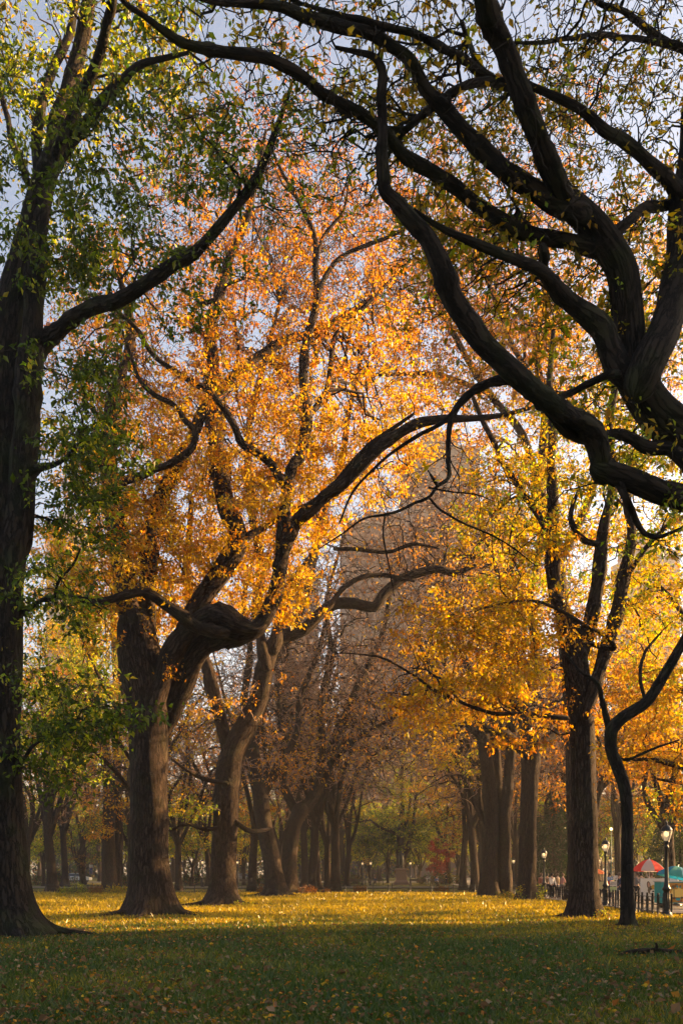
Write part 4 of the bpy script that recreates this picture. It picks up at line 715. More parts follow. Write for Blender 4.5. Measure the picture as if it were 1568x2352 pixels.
# ------------------------------------------------------------------ lamps
GLASS = bpy.data.materials.new('lamp_glass'); GLASS.use_nodes = True; gb = GLASS.node_tree.nodes['Principled BSDF']
gb.inputs['Base Color'].default_value = (.42, .37, .30, 1); gb.inputs['Roughness'].default_value = .35; gb.inputs['Transmission Weight'].default_value = .35; gb.inputs['Emission Color'].default_value = (1, .78, .5, 1); gb.inputs['Emission Strength'].default_value = .03
BULB = mat('lamp_bulb', (1, .85, .6), .5, emit=((1, .62, .25), 1.6))
def lamp_proto():
    e = empty('street_lamp', (0, 0, 0))
    b = MB(); b.lathe([(0, 0), (.26, 0), (.27, .05), (.25, .09), (.2, .12), (.17, .2), (.13, .26), (0, .26)], n=16); b.build('base', IRON, e)
    b = MB(); b.lathe([(.12, .24), (.115, .5), (.105, .95), (.12, 1.0), (.155, 1.03), (.155, 1.09), (.11, 1.14), (.095, 1.22), (.075, 1.35), (.062, 2.0), (.055, 2.52), (.075, 2.55), (.09, 2.6), (.06, 2.64), (.07, 2.72), (.1, 2.78), (.1, 2.82), (0, 2.82)], n=14)
    for k in range(8): b.box((.117*math.cos(k*.785), .117*math.sin(k*.785), .62), (.02, .02, .6), k*.785)
    b.build('post', IRON, e)
    b = MB(); b.lathe([(.085, 2.8), (.12, 2.87), (.17, 3.02), (.195, 3.14), (.19, 3.2)], n=16); b.build('lantern_glass', GLASS, e)
    b = MB(); b.lathe([(.2, 3.17), (.205, 3.21), (.19, 3.26), (.15, 3.33), (.09, 3.38), (.035, 3.4), (.03, 3.45), (.045, 3.48), (.02, 3.52), (.006, 3.6), (0, 3.6)], n=16); b.build('cap', IRON, e)
    for k in range(4):
        a = k*1.5708+.3; rb = MB(); rb.tube([(r*math.cos(a), r*math.sin(a), z) for r, z in [(.09, 2.8), (.126, 2.87), (.177, 3.02), (.2, 3.14), (.2, 3.2)]], .011, 5)
        for s in (-1, 1):
            rb.tube([((.19+.004)*math.cos(a+s*u), (.19+.004)*math.sin(a+s*u), 3.2-z) for u, z in [(0, .14), (.25, .06), (.55, .04), (.785, .01)]], .009, 5)
        rb.build('rib', IRON, e)
    b = MB(); b.lathe([(0, 2.98), (.05, 3.03), (.062, 3.1), (.04, 3.17), (0, 3.18)], n=10); b.build('bulb', BULB, e)
    return e
lp = lamp_proto(); LAMPS = [
 (1530, 33.4, 'black lantern street lamp nearest the camera, at the fence corner before the teal umbrella', 1), (1390, 47, 'black lantern street lamp between the straight trunk and the slim leaning tree', 1), (1249, 64, 'black lantern street lamp just right of the knobby elm', 1),
 (1308, 62, 'street lamp whose lantern peeks from behind the left side of the straight trunk', 1), (1236, 100, 'small distant street lamp touching the right side of the knobby elm', 1), (1179, 97, 'small distant street lamp seen between the twin trunks and the knobby elm', 1), (1402, 88, 'small distant street lamp right of the middle lantern lamp', 1), (1376, 92, 'small distant street lamp above the orange umbrella', 1),
 (1519, 86, 'small distant street lamp just above the red and white umbrella', 1), (1537, 95, 'small distant street lamp just above the teal umbrella', 1), (851, 128, 'street lamp left of the statue among the far woods', 1), (942, 128, 'street lamp just right of the statue', 1), (465, 112, 'street lamp between the burly elm and the arching elm', 1), (545, 112, 'street lamp peeking out right of the arching elm', 1), (832, 132, 'street lamp beside the traffic light left of the statue', 1), (960, 200, 'tiny farthest street lamp right of the statue', 1)]
for k, (px, d, lab, s) in enumerate(LAMPS):
    loc = ((px-CX)/FX*d, d, float(gz(d)))
    if k == 0: lp.location = loc; tag(lp, lab, 'street lamp', 'lantern street lamps')
    else: dup(lp, loc, rng.random()*.6, 1, lab)
b = MB(); e = empty('light_pole', ((1403-CX)/FX*80, 80, 0), 'tall thin green light pole behind the middle lantern lamp', 'light pole')
b.lathe([(.09, 0), (.07, 1), (.045, 5.6), (0, 5.6)], n=10); b.build('pole', mat('green_pole', (.03, .09, .06), .5), e)
b = MB(); b.lathe([(0, 5.58), (.1, 5.62), (.12, 5.72), (.07, 5.8), (0, 5.82)], n=10); b.build('lamp_head', BULB, e)
for px, d, lab in [(841, 133, 'yellow traffic light on a pole left of the statue'), (547, 118, 'yellow traffic light peeking out right of the arching elm')]:
    e = empty('traffic_light', ((px-CX)/FX*d, d, float(gz(d))), lab, 'traffic light'); b = MB(); b.lathe([(.07, 0), (.06, 3.2), (0, 3.2)], n=8); b.build('pole', IRON, e)
    b = MB(); YEL = bpy.data.materials.get('signal_yellow') or mat('signal_yellow', (.6, .36, .02), .5); b.box((-.3, 0, 3.45), (.32, .3, .95)); b.box((.22, .0, 3.3), (.32, .3, .95)); b.box((0, .05, 3.2), (.7, .08, .08)); b.build('signal_head', YEL, e, smooth=False)
    for xx, zz in [(-.3, 3.45), (.22, 3.3)]:
        for k in range(3):
            b = MB(); b.box((xx, -.17, zz+.3-.3*k), (.2, .06, .2)); b.build('lens', IRON, e, smooth=False)

# ------------------------------------------------------------------ fences
def fence(name, label, pts, post_h, step, rails, pr, ball, picket=None):
    p = np.array(pts, float); e = empty(name, (p[0][0], p[0][1], float(gz(p[0][1]))), label, 'fence'); o = np.array(e.location)
    seg = np.linalg.norm(np.diff(p, axis=0), axis=1); tot = seg.sum(); cum = np.concatenate([[0], np.cumsum(seg)])
    at = lambda s: np.array([np.interp(s, cum, p[:, 0]), np.interp(s, cum, p[:, 1])])
    b = MB(); b.lathe([(pr*1.25, -.05), (pr*1.25, .06), (pr, .08), (pr, post_h*.93)]+([(pr*1.5, post_h*.94), (pr*.7, post_h*.955), (pr*1.35, post_h*.975), (pr*1.3, post_h), (0, post_h+.02)] if ball else [(pr*.9, post_h), (0, post_h+.01)]), n=8)
    first = b.build('post', IRON, e); n = int(tot/step)
    for k in range(n+1):
        q = at(k*step); z = float(gz(q[1])); loc = (q[0]-o[0], q[1]-o[1], z-o[2]); 
        if k == 0: first.location = loc
        else: c = first.copy(); COL.objects.link(c); c.parent = e; c.location = loc
    for rz_ in rails:
        b = MB(); ss = np.concatenate([cum, np.linspace(0, tot, 12)]); ss = np.unique(ss); w_ = np.array([(*at(s), float(gz(at(s)[1]))+rz_) for s in ss])-o; b.tube(w_, (.022 if pr > .044 else .017), 6); b.build('rail', IRON, e)
    if picket:
        b = MB(); b.box((0, 0, (rails[0]+rails[-1])/2), (.012, .012, rails[0]-rails[-1])); pk = None; m = int(tot/picket)
        for k in range(min(m, 98)):
            q = at((k+.5)*picket); loc = (q[0]-o[0], q[1]-o[1], float(gz(q[1]))-o[2])
            if pk is None: pk = b.build('picket', IRON, e, smooth=False); pk.location = loc
            else: c = pk.copy(); COL.objects.link(c); c.parent = e; c.location = loc
    return e
fence('iron_fence', 'black iron fence with ball-topped posts running back along the path', [(12.3, 34.9), (12.45, 38), (13.4, 45), (14.1, 55), (14.6, 66), (15.2, 82)], .86, .74, (.72, .42, .14), .042, True, .37)
fence('iron_fence', 'black iron fence turning right from the corner by the nearest street lamp', [(12.3, 34.1), (13.2, 34.05), (20, 34)], .86, .74, (.72, .42, .14), .042, True)
fence('lawn_fence', 'thin black post and rail fence closing the far end of the lawn', [(-31, 84), (-20, 83.5), (0, 83), (14, 83)], .82, 1.96, (.76, .47, .18), .045, False)
fence('lawn_fence', 'second thin black rail fence a little behind the first at the far end', [(-30, 96), (0, 95), (16, 95)], .82, 1.96, (.76, .47, .18), .034, False)

# ------------------------------------------------------------------ statues, benches
def skin_mesh(name, pts, edges, rad, m, parent=None, sub=1, root=0):
    me = bpy.data.meshes.new(name); me.from_pydata([tuple(p) for p in pts], edges, []); o = bpy.data.objects.new(name, me); COL.objects.link(o)
    md = o.modifiers.new('skin', 'SKIN'); md.use_smooth_shade = True; s2 = o.modifiers.new('sub', 'SUBSURF'); s2.levels = sub; s2.render_levels = sub
    for i, v in enumerate(me.skin_vertices[0].data):
        r = rad[i]; v.radius = r if isinstance(r, tuple) else (r, r); v.use_root = (i == root)
    dg = bpy.context.evaluated_depsgraph_get(); dg.update(); nm = bpy.data.meshes.new_from_object(o.evaluated_get(dg)); o.modifiers.clear(); o.data = nm; nm.materials.clear(); nm.materials.append(m)
    bpy.data.meshes.remove(me); nm.name = name
    for p in nm.polygons: p.use_smooth = True
    if parent: o.parent = parent
    return o
BODY_E = [(0, 1), (1, 2), (2, 3), (3, 4), (2, 5), (5, 6), (6, 7), (7, 8), (2, 9), (9, 10), (10, 11), (11, 12), (0, 13), (13, 14), (14, 15), (15, 16), (0, 17), (17, 18), (18, 19), (19, 20)]
BODY_R = [(.13, .1), (.12, .09), (.13, .09), .05, .09, .055, .042, .034, .03, .055, .042, .034, .03, .085, .055, .04, .04, .085, .055, .04, .04]
def body_pts(arm=(0, 0), stride=.12, sit=False):
    p = [(0, 0, .93), (0, 0, 1.15), (0, 0, 1.38), (0, 0, 1.5), (0, -.02, 1.64)]
    for s, a in ((-1, arm[0]), (1, arm[1])):
        sh = np.array((s*.17, 0, 1.4)); el = sh+np.array((s*.06, -math.sin(a)*.28, -math.cos(a)*.28)); wr = el+np.array((-s*.02, -math.sin(a+.35)*.25, -math.cos(a+.35)*.25)); p += [tuple(sh), tuple(el), tuple(wr), tuple(wr+(wr-el)*.32)]
    for s in (-1, 1):
        if sit: p += [(s*.1, -.05, .9), (s*.11, -.45, .92), (s*.11, -.47, .48), (s*.11, -.6, .45)]
        else: p += [(s*.09, 0, .86), (s*.1, -s*stride*.5-.02, .48), (s*.1, s*stride*-1+.05*s, .07), (s*.1, s*-stride-.12, .035)]
    return p
SKIN = mat('skin', (.42, .25, .17), .6)
def person(px, d, rz, top, legs, hair, label, arm=(0, 0), stride=.12, sit=False, h=1.72, zoff=0, group='people on the path'):
    e = empty('person', ((px-CX)/FX*d, d, float(gz(d))+.05+zoff), label, 'person', group, rz); k = h/1.75; p = [tuple(k*c for c in q) for q in body_pts(arm, stride, sit)]
    skin_mesh('body', p, BODY_E, [tuple(k*c for c in r) if isinstance(r, tuple) else k*r for r in BODY_R], SKIN, e)
    T = lambda ids, ed, g_, m, nm: skin_mesh(nm, [p[i] for i in ids], ed, [tuple(k*c*g_ for c in BODY_R[i]) if isinstance(BODY_R[i], tuple) else k*BODY_R[i]*g_ for i in ids], m, e)
    T([0, 1, 2, 5, 6, 7, 9, 10, 11], [(0, 1), (1, 2), (2, 3), (3, 4), (4, 5), (2, 6), (6, 7), (7, 8)], 1.28, top, 'jacket')
    T([0, 13, 14, 15, 17, 18, 19], [(0, 1), (1, 2), (2, 3), (0, 4), (4, 5), (5, 6)], 1.25, legs, 'trousers')
    b = MB(); hd = np.array(p[4]); b.lathe([(.0, .125), (.06, .115), (.098, .07), (.108, .01), (.1, -.05), (.085, -.08)], hd+np.array((0, .022, 0)), 10); b.build('hair', hair, e)
    b = MB(); b.box(hd+np.array((0, -.1, -.01)), (.03, .035, .045)); b.build('nose', SKIN, e)
    return e
CL = {k: mat('cloth_'+k, c, .85) for k, c in dict(black=(.02, .02, .025), navy=(.03, .04, .09), grey=(.18, .17, .17), rust=(.30, .10, .06), pink=(.45, .22, .2), white=(.7, .68, .65), brown=(.13, .08, .05), blue=(.08, .12, .3), tan=(.35, .25, .15), orange=(.6, .25, .03)).items()}
def ped(cx, d, hp, label, zb):
    e = empty('statue', (cx, d, zb), label, 'statue'); b = MB()
    def tier(w0, w1, z0, z1): 
        v = [(s*w/2, t*w/2, z) for z, w in ((z0, w0), (z1, w1)) for s, t in ((-1, -1), (1, -1), (1, 1), (-1, 1))]; b.add(v, [[0, 1, 5, 4], [1, 2, 6, 5], [2, 3, 7, 6], [3, 0, 4, 7], [4, 5, 6, 7]])
    s = hp/2.3
    tier(2.2*s, 2.2*s, -.2, .22*s); tier(2.0*s, 1.95*s, .22*s, .42*s); tier(1.85*s, 1.5*s, .42*s, .7*s); tier(1.48*s, 1.3*s, .7*s, 1.95*s); tier(1.42*s, 1.62*s, 1.95*s, 2.05*s); tier(1.66*s, 1.66*s, 2.05*s, 2.18*s); tier(1.4*s, 1.35*s, 2.18*s, hp)
    b.build('pedestal', STONE, e, smooth=False); return e
e = ped((921-CX)/FX*130, 130, 2.35, 'dark bronze standing figure on a pinkish granite pedestal at the end of the lawn', float(gz(130)))
k = 1.5; pp = [(x*k, y*k, z*k+2.33) for x, y, z in body_pts((.2, .9), .1)]
sk_ = skin_mesh('figure', pp, BODY_E, [tuple(c*k*1.25 for c in r) if isinstance(r, tuple) else r*k*1.3 for r in BODY_R], BRONZE, e)
cl_ = skin_mesh('cloak', [(0, .1, 4.5), (.05, .2, 3.7), (.0, .2, 2.7)], [(0, 1), (1, 2)], [(.34, .14), (.4, .18), (.46, .2)], BRONZE, e)
e = ped((1458-CX)/FX*95, 95, 1.9, 'dark seated bronze figure on a pedestal behind the red and white umbrella', float(gz(95)))
pp = [(x*1.2, y*1.2, z*1.2+1.35) for x, y, z in body_pts((.7, .5), 0, True)]
skin_mesh('figure', pp, BODY_E, [tuple(c*1.6 for c in r) if isinstance(r, tuple) else r*1.6 for r in BODY_R], BRONZE, e)
b = MB(); b.box((0, .12, 2.15), (.75, .6, .55)); b.box((0, .4, 2.6), (.75, .12, 1.0)); b.build('seat', BRONZE, e)

def bench_proto():
    e = empty('park_bench', (0, 0, 0)); wd_ = mat('bench_wood', (.10, .075, .05), .8, 0, 20, .3)
    b = MB(); [b.box((0, -.02-.1*k, .44), (2.2, .08, .03)) for k in range(4)]; b.build('seat', wd_, e, smooth=False)
    b = MB(); [b.box((0, .08+.02*k, .55+.1*k), (2.2, .03, .075), rx=-.2) for k in range(4)]; b.build('backrest', wd_, e, smooth=False)
    for x in (-1.05, 1.05):
        b = MB(); b.box((x, -.32, .22), (.06, .06, .44)); b.box((x, .06, .42), (.06, .06, .84), rx=-.12); b.box((x, -.14, .64), (.06, .42, .05)); b.box((x, -.32, .54), (.05, .05, .2)); b.build('leg', IRON, e, smooth=False)
    return e
bn = bench_proto()
for k, (px, d, rz, lab) in enumerate([(862, 124, 0, 'park bench left of the statue'), (1000, 124, 0, 'park bench right of the statue below the red maple'), (820, 124, 0, 'park bench farther left of the statue, near the dried shrub'), (960, 125, 0, 'park bench just right of the statue'), (700, 124, 0, 'park bench behind the wide dried shrub'), (560, 122, 0, 'park bench right of the arching elm'), (480, 122, 0, 'park bench under the lamp left of the arching elm'), (1260, 72, -1.5, 'park bench along the path behind the knobby elm'), (1290, 62, -1.5, 'park bench along the path left of the straight trunk')]):
    loc = ((px-CX)/FX*d, d, float(gz(d))+.03)
    if k == 0: bn.location = loc; tag(bn, lab, 'bench', 'park benches')
    else: dup(bn, loc, rz, 1, lab)

# ------------------------------------------------------------------ people
c = CL
for a in [
 (1267, 61, .4, c['white'], c['black'], c['black'], 'person in a white top with black hair, behind the fence right of the third lamp', (.3, .2), .1), (1280, 62, -2.4, c['tan'], c['navy'], c['brown'], 'person in a tan jacket beside the one in white', (.2, .9), .1), (1243, 66, .2, c['rust'], c['black'], c['brown'], 'person in a rust jacket behind the third lamp post', (.1, .3), .14),
 (1292, 66, 1.6, c['pink'], c['grey'], c['brown'], 'person in a pink top just left of the straight trunk', (.4, -.3), .16), (1256, 72, 3.1, c['brown'], c['black'], c['black'], 'person in a brown coat walking away left of the one in white', (.3, -.2), .18), (1422, 56, .3, c['black'], c['navy'], c['brown'], 'person in a black jacket left of the slim leaning tree', (.2, .1), .12),
 (1430, 52, -1.2, c['navy'], c['black'], c['black'], 'person in a navy jacket touching the slim leaning tree', (.2, .4), .12), (1463, 54, .9, c['grey'], c['black'], c['brown'], 'person in a grey jacket left of the dog picture', (.6, .1), .1), (1472, 60, 2.6, c['brown'], c['navy'], c['black'], 'person in a brown jacket behind the dog picture', (.1, .1), .1),
 (1546, 49, .1, c['white'], c['black'], c['tan'], 'fair-haired person in white under the teal umbrella', (.5, .4), .05), (1558, 51, -.3, c['brown'], c['black'], c['brown'], 'brown-haired person in a brown coat at the right edge under the teal umbrella', (.3, .3), .05), (1496, 57, 3.0, c['tan'], c['brown'], c['brown'], 'person in tan standing under the red and white umbrella', (.5, 1.9), .05),
 (1190, 92, 1.2, c['black'], c['black'], c['brown'], 'person in black between the twin trunks and the knobby elm', (.3, .1), .14), (1400, 60, 1.0, c['rust'], c['navy'], c['black'], 'person in a rust jacket behind the sign stand', (.2, .2), .1)]:
    person(*a)
person(861, 123.6, 0, c['navy'], c['black'], c['brown'], 'person in navy sitting on the bench left of the statue', (.4, .4), 0, True, 1.72, -.42, None)
person(1002, 123.6, 0, c['blue'], c['black'], c['black'], 'person in blue sitting on the bench under the red maple', (.4, .4), 0, True, 1.72, -.42, None)
person(209, 126, .5, c['white'], c['blue'], c['brown'], 'person in a white top in the distance left of the burly elm', (.4, .2), .14, False, 1.75, 1.4, None)
person(1024, 119, 1.4, c['black'], c['black'], c['black'], 'person in black walking past the benches right of the statue', (.3, -.3), .16, False, 1.72, 0, None)

# ------------------------------------------------------------------ vendors
def umbrella(px, py_rim, d, rad, rise, cols, label, tilt=0, pole_to=None, n=8, tx=0):
    zr = H-(py_rim-HY)/FX*d; z0 = float(gz(d))+.05; e = empty('parasol', ((px-CX)/FX*d, d, z0), label, 'umbrella'); zr -= z0
    from mathutils import Euler
    M = np.array(Euler((tx, tilt, 0)).to_matrix()); mats = list(dict.fromkeys(cols))
    b = MB(); m = 5
    for k in range(n):
        a0, a1 = k*2*math.pi/n, (k+1)*2*math.pi/n; v = []
        for i in range(m+1):
            u = i/m
            for a, dip in ((a0, 0), ((a0+a1)/2, 1), (a1, 0)):
                rr = rad*u*(1-.045*dip); v.append((rr*math.cos(a), rr*math.sin(a), rise*(1-u**1.7)-.05*dip*u))
            # scallop below the rim
        for i in (0,):
            for a in (a0, (a0+a1)/2, a1): v.append((rad*1.0*math.cos(a), rad*1.0*math.sin(a), -.12))
        V = np.array(v)@M.T+np.array((0, 0, zr)); f = []
        for i in range(m+1):
            for j in (0, 1): f.append([i*3+j, i*3+j+1, i*3+j+4, i*3+j+3])
        b.add(V, f, mats.index(cols[k % len(cols)]))
    b.build('canopy', mats, e, smooth=False)
    b = MB(); top = np.array((0, 0, rise+.08))@M.T+np.array((0, 0, zr)); b.tube([(0, 0, 0), (0, 0, zr*.55), tuple(top)], .022, 8); b.build('pole', STEEL, e)
    for k in range(n):
        a = k*2*math.pi/n; b = MB(); b.tube([np.array((rad*u*math.cos(a), rad*u*math.sin(a), rise*(1-u**1.7)-.02))@M.T+np.array((0, 0, zr)) for u in (0, .33, .66, .98)], .009, 4); b.build('rib', STEEL, e)
    b = MB(); b.lathe([(.28, -.05), (.28, .06), (.08, .1), (.05, .3), (0, .3)], n=12); b.build('base', IRON, e)
    return e
STEEL = mat('steel', (.5, .5, .5), .35, .8)
def cloth(name, col):
    m = mat(name, col, .8); n = m.node_tree; b = n.nodes['Principled BSDF']; t = n.nodes.new('ShaderNodeBsdfTranslucent'); t.inputs[0].default_value = (*col, 1); x = n.nodes.new('ShaderNodeMixShader'); x.inputs[0].default_value = .45
    n.links.new(b.outputs[0], x.inputs[1]); n.links.new(t.outputs[0], x.inputs[2]); n.links.new(x.outputs[0], n.nodes['Material Output'].inputs[0]); return m
RED, WHT, TEAL, AQUA, ORG = cloth('red_canvas', (.75, .06, .04)), cloth('pale_canvas', (.62, .55, .52)), cloth('teal_canvas', (.015, .22, .40)), cloth('aqua_canvas', (.08, .38, .36)), cloth('orange_canvas', (.62, .16, .05))
umbrella(1490, 1998, 55, 1.0, .62, [RED, WHT], 'red and pale striped parasol over the vendor stand', 0.03)
umbrella(1552, 2012, 47, .95, .5, [TEAL, TEAL, AQUA], 'teal parasol tilted to the right beside the nearest lamp', .22)
umbrella(1362, 2004, 60, .72, .28, [ORG], 'low orange parasol peeking out right of the straight trunk')
PAPER = mat('white_board', (.72, .66, .6), .7); 
def M_(n, c): return mat(n, c, .7)
# white display board with a dog portrait
d = 50; xb = (1498-CX)/FX*d; e = empty('display_board', (xb, d, .05), 'white display board with a dog portrait under the red and pale parasol', 'display board')
b = MB(); b.box((0, 0, .82), (1.32, .05, 1.1)); b.build('board', PAPER, e, smooth=False)
for x in (-.6, .6):
    b = MB(); b.box((x, .06, .7), (.05, .05, 1.4)); b.build('leg', STEEL, e, smooth=False)
DG = [M_('print_brown', (.14, .10, .06)), M_('print_pink', (.5, .28, .2)), M_('print_black', (.02, .02, .02)), M_('print_gold', (.55, .33, .05)), M_('print_white', (.7, .66, .6))]
b = MB(); cx0 = .02
def ell(cx, cz, rx, rz_, mi, y, a=0):
    t = np.linspace(0, 2*np.pi, 18, endpoint=False); x, z = rx*np.cos(t), rz_*np.sin(t); b.poly([(cx+p*math.cos(a)-q*math.sin(a), y, cz+p*math.sin(a)+q*math.cos(a)) for p, q in zip(x[::-1], z[::-1])], mi)
ell(-.22, 1.0, .10, .22, 0, -.03, .15); ell(.26, 1.0, .10, .22, 0, -.03, -.15); ell(-.21, 1.0, .055, .15, 1, -.034, .15); ell(.25, 1.0, .055, .15, 1, -.034, -.15)
ell(.02, .72, .3, .26, 0, -.038); ell(.02, .9, .1, .12, 3, -.042); ell(.02, .62, .17, .15, 4, -.042); ell(.02, .66, .06, .045, 2, -.046); ell(-.11, .8, .045, .045, 2, -.046); ell(.15, .8, .045, .045, 2, -.046); ell(.02, .56, .1, .015, 2, -.046)
b.build('dog_portrait', DG, e, smooth=False)
# cart with an autumn picture
d = 42.5; xb = (1556-CX)/FX*d; e = empty('vendor_cart', (xb, d, .05), 'teal-edged vendor cart with a glowing autumn picture panel at the right edge', 'cart')
TL = M_('teal_paint', (.03, .28, .27)); b = MB(); b.box((0, .5, .72), (1.5, .98, .98)); b.build('body', TL, e, smooth=False)
b = MB(); b.box((0, .5, 1.235), (1.6, 1.08, .05)); b.build('counter', STEEL, e, smooth=False)
b = MB(); PM = [M_('picture_orange', (.55, .24, .03)), M_('picture_glow', (.85, .55, .12)), M_('picture_rust', (.30, .09, .02)), M_('picture_teal', (.05, .3, .3)), M_('picture_brown', (.2, .1, .03))]
b.box((.08, -.005, .72), (1.25, .02, .9), 0, 0)
ell(.0, .7, .32, .28, 1, -.018); ell(-.05, .68, .16, .14, 1, -.021)
for q in range(26): ell(rng.uniform(-.5, .65), rng.uniform(.9, 1.12) if q < 15 else rng.uniform(.32, .5), rng.uniform(.04, .12), rng.uniform(.03, .07), (2, 3, 4, 0)[q % 4], -.0235-.0012*q)
for q in (-.42, -.2, .3, .55): b.poly([(q-.02, -.06, .4), (q+.03, -.06, .4), (q+.015, -.06, 1.0), (q-.01, -.06, 1.0)], 4)
b.build('picture_panel', PM, e, smooth=False)
for x in (-.6, .6):
    w_ = MB(); v, f, _ = tube(np.array([(x-.05, .5, .2), (x, .5, .2), (x+.05, .5, .2)]), np.array([.19, .2, .19]), 16); w_.add(v, f); w_.build('wheel', IRON, e)
# sign stand with cards
d = 54; X = lambda px: (px-CX)/FX*d; Zz = lambda py: H-(py-HY)/FX*d
e = empty('sign_stand', (X(1402), d, .05), 'stand hung with blue, white, red and green cards right of the straight trunk', 'sign stand')
def card(name, x0, x1, y0, y1, m, rot=0, yy=0, txt=None, tm=None, ts=.2):
    b = MB(); w_, h_ = X(x1)-X(x0), Zz(y0)-Zz(y1); b.box(((X(x0)+X(x1))/2-X(1402), yy, (Zz(y0)+Zz(y1))/2-.05), (w_, .03, h_), 0, 0, 0, rot); o = b.build(name, m, e, smooth=False)
    if txt:
        cu = bpy.data.curves.new('lettering', 'FONT'); cu.body = txt; cu.size = ts; cu.align_x = 'CENTER'; cu.align_y = 'CENTER'; cu.extrude = .002
        t0 = bpy.data.objects.new('lettering', cu); COL.objects.link(t0); dg = bpy.context.evaluated_depsgraph_get(); dg.update(); tm_ = bpy.data.meshes.new_from_object(t0.evaluated_get(dg)); bpy.data.objects.remove(t0); t = bpy.data.objects.new('lettering', tm_); COL.objects.link(t); t.parent = o; t.location = ((X(x0)+X(x1))/2-X(1402), yy-.02, (Zz(y0)+Zz(y1))/2-.05); t.rotation_euler = (R(90), rot, 0) if False else (R(90), -rot*0, 0); t.rotation_euler = (R(90), rot, 0); tm_.materials.clear(); tm_.materials.append(tm)
    return o
BL, RD, GRN, WH = M_('card_blue', (.06, .22, .5)), M_('card_red', (.55, .05, .04)), M_('card_green', (.35, .45, .2)), PAPER
card('card', 1391, 1408, 2015, 2023, BL, -.12, 0, 'GAYAN', WH, .19); card('card', 1409.5, 1418, 2012, 2022, WH, 0, .01, 'U', IRON, .24); card('card', 1393, 1399.5, 2026, 2034, RD, 0, 0); card('card', 1400, 1415, 2025, 2036, WH, 0, .01); card('card', 1400, 1415, 2037.5, 2049, GRN, 0, 0); card('card', 1375, 1389, 2026, 2042, M_('card_yellow', (.5, .42, .2)), .05, .02)
for px in (1392, 1416):
    b = MB(); b.box((X(px)-X(1402), .06, .75), (.04, .04, 1.5)); b.build('leg', STEEL, e, smooth=False)
for q in range(10):
    b = MB(); b.box((X(1401.2+1.35*q+.2)-X(1402), -.012, Zz(2028.5 if q % 2 else 2032)-.05), (.022, .006, .09)); b.build('card_mark', IRON, e, smooth=False)
b = MB(); b.box((0, 0, 0), (.8, .03, .5)); o = b.build('notice_sign', M_('green_sign', (.12, .6, .12)), None, ((870-CX)/FX*122, 122, 1.05), smooth=False); tag(o, 'bright green sign by the bench left of the statue', 'sign')
b = MB(); b.box((0, .02, -.5), (.05, .03, 1.0)); b.build('leg', IRON, o, smooth=False)

# ------------------------------------------------------------------ parked cars far off
def car(px, d, rz, paint, label):
    e = empty('parked_car', ((px-CX)/FX*d, d, float(gz(d))+.06), label, 'car', None, rz); b = MB()
    prof = [(-2.2, .35), (-2.25, .7), (-2.1, .95), (-1.3, 1.02), (1.2, .95), (2.1, .82), (2.25, .6), (2.2, .35)]
    def ext(pf, w0, w1, m, nm):
        q = MB(); n = len(pf); v = [(x, -w0/2 if z < 1 else -w1/2, z) for x, z in pf]+[(x, w0/2 if z < 1 else w1/2, z) for x, z in pf]; q.add(v, [[i, (i+1) % n, n+(i+1) % n, n+i] for i in range(n)]); q.poly([v[i] for i in range(n)][::-1]); q.poly([v[n+i] for i in range(n)]); return q.build(nm, m, e, smooth=False)
    ext(prof, 1.8, 1.75, paint, 'body'); ext([(-1.75, .96), (-1.25, 1.42), (.35, 1.45), (1.15, .96)], 1.7, 1.35, mat('car_glass', (.03, .035, .04), .1), 'window'); ext([(-1.15, 1.43), (-1.1, 1.49), (.2, 1.5), (.3, 1.44)], 1.34, 1.3, paint, 'roof')
    for x in (-1.4, 1.4):
        for y in (-.82, .82):
            q = MB(); v, f, _ = tube(np.array([(x, y-.1, .33), (x, y, .33), (x, y+.1, .33)]), np.array([.3, .33, .3]), 14); q.add(v, f); q.build('wheel', IRON, e)
    for y in (-.6, .6):
        q = MB(); q.box((2.2, y, .68), (.06, .3, .14)); q.build('headlight', WH, e, smooth=False)
car(178, 153, 0, mat('car_silver', (.4, .42, .45), .3, .6), 'silver car parked on the far road, left of the burly elm')
car(152, 156, 3.14, mat('car_dark', (.03, .035, .05), .3, .3), 'dark car on the far road behind the silver one'); car(1016, 153, 0, mat('car_pale', (.5, .55, .55), .3, .4), 'pale car on the far road below the red maple')
car(560, 154, 0, mat('car_grey', (.18, .19, .2), .3, .4), 'grey car on the far road right of the arching elm')

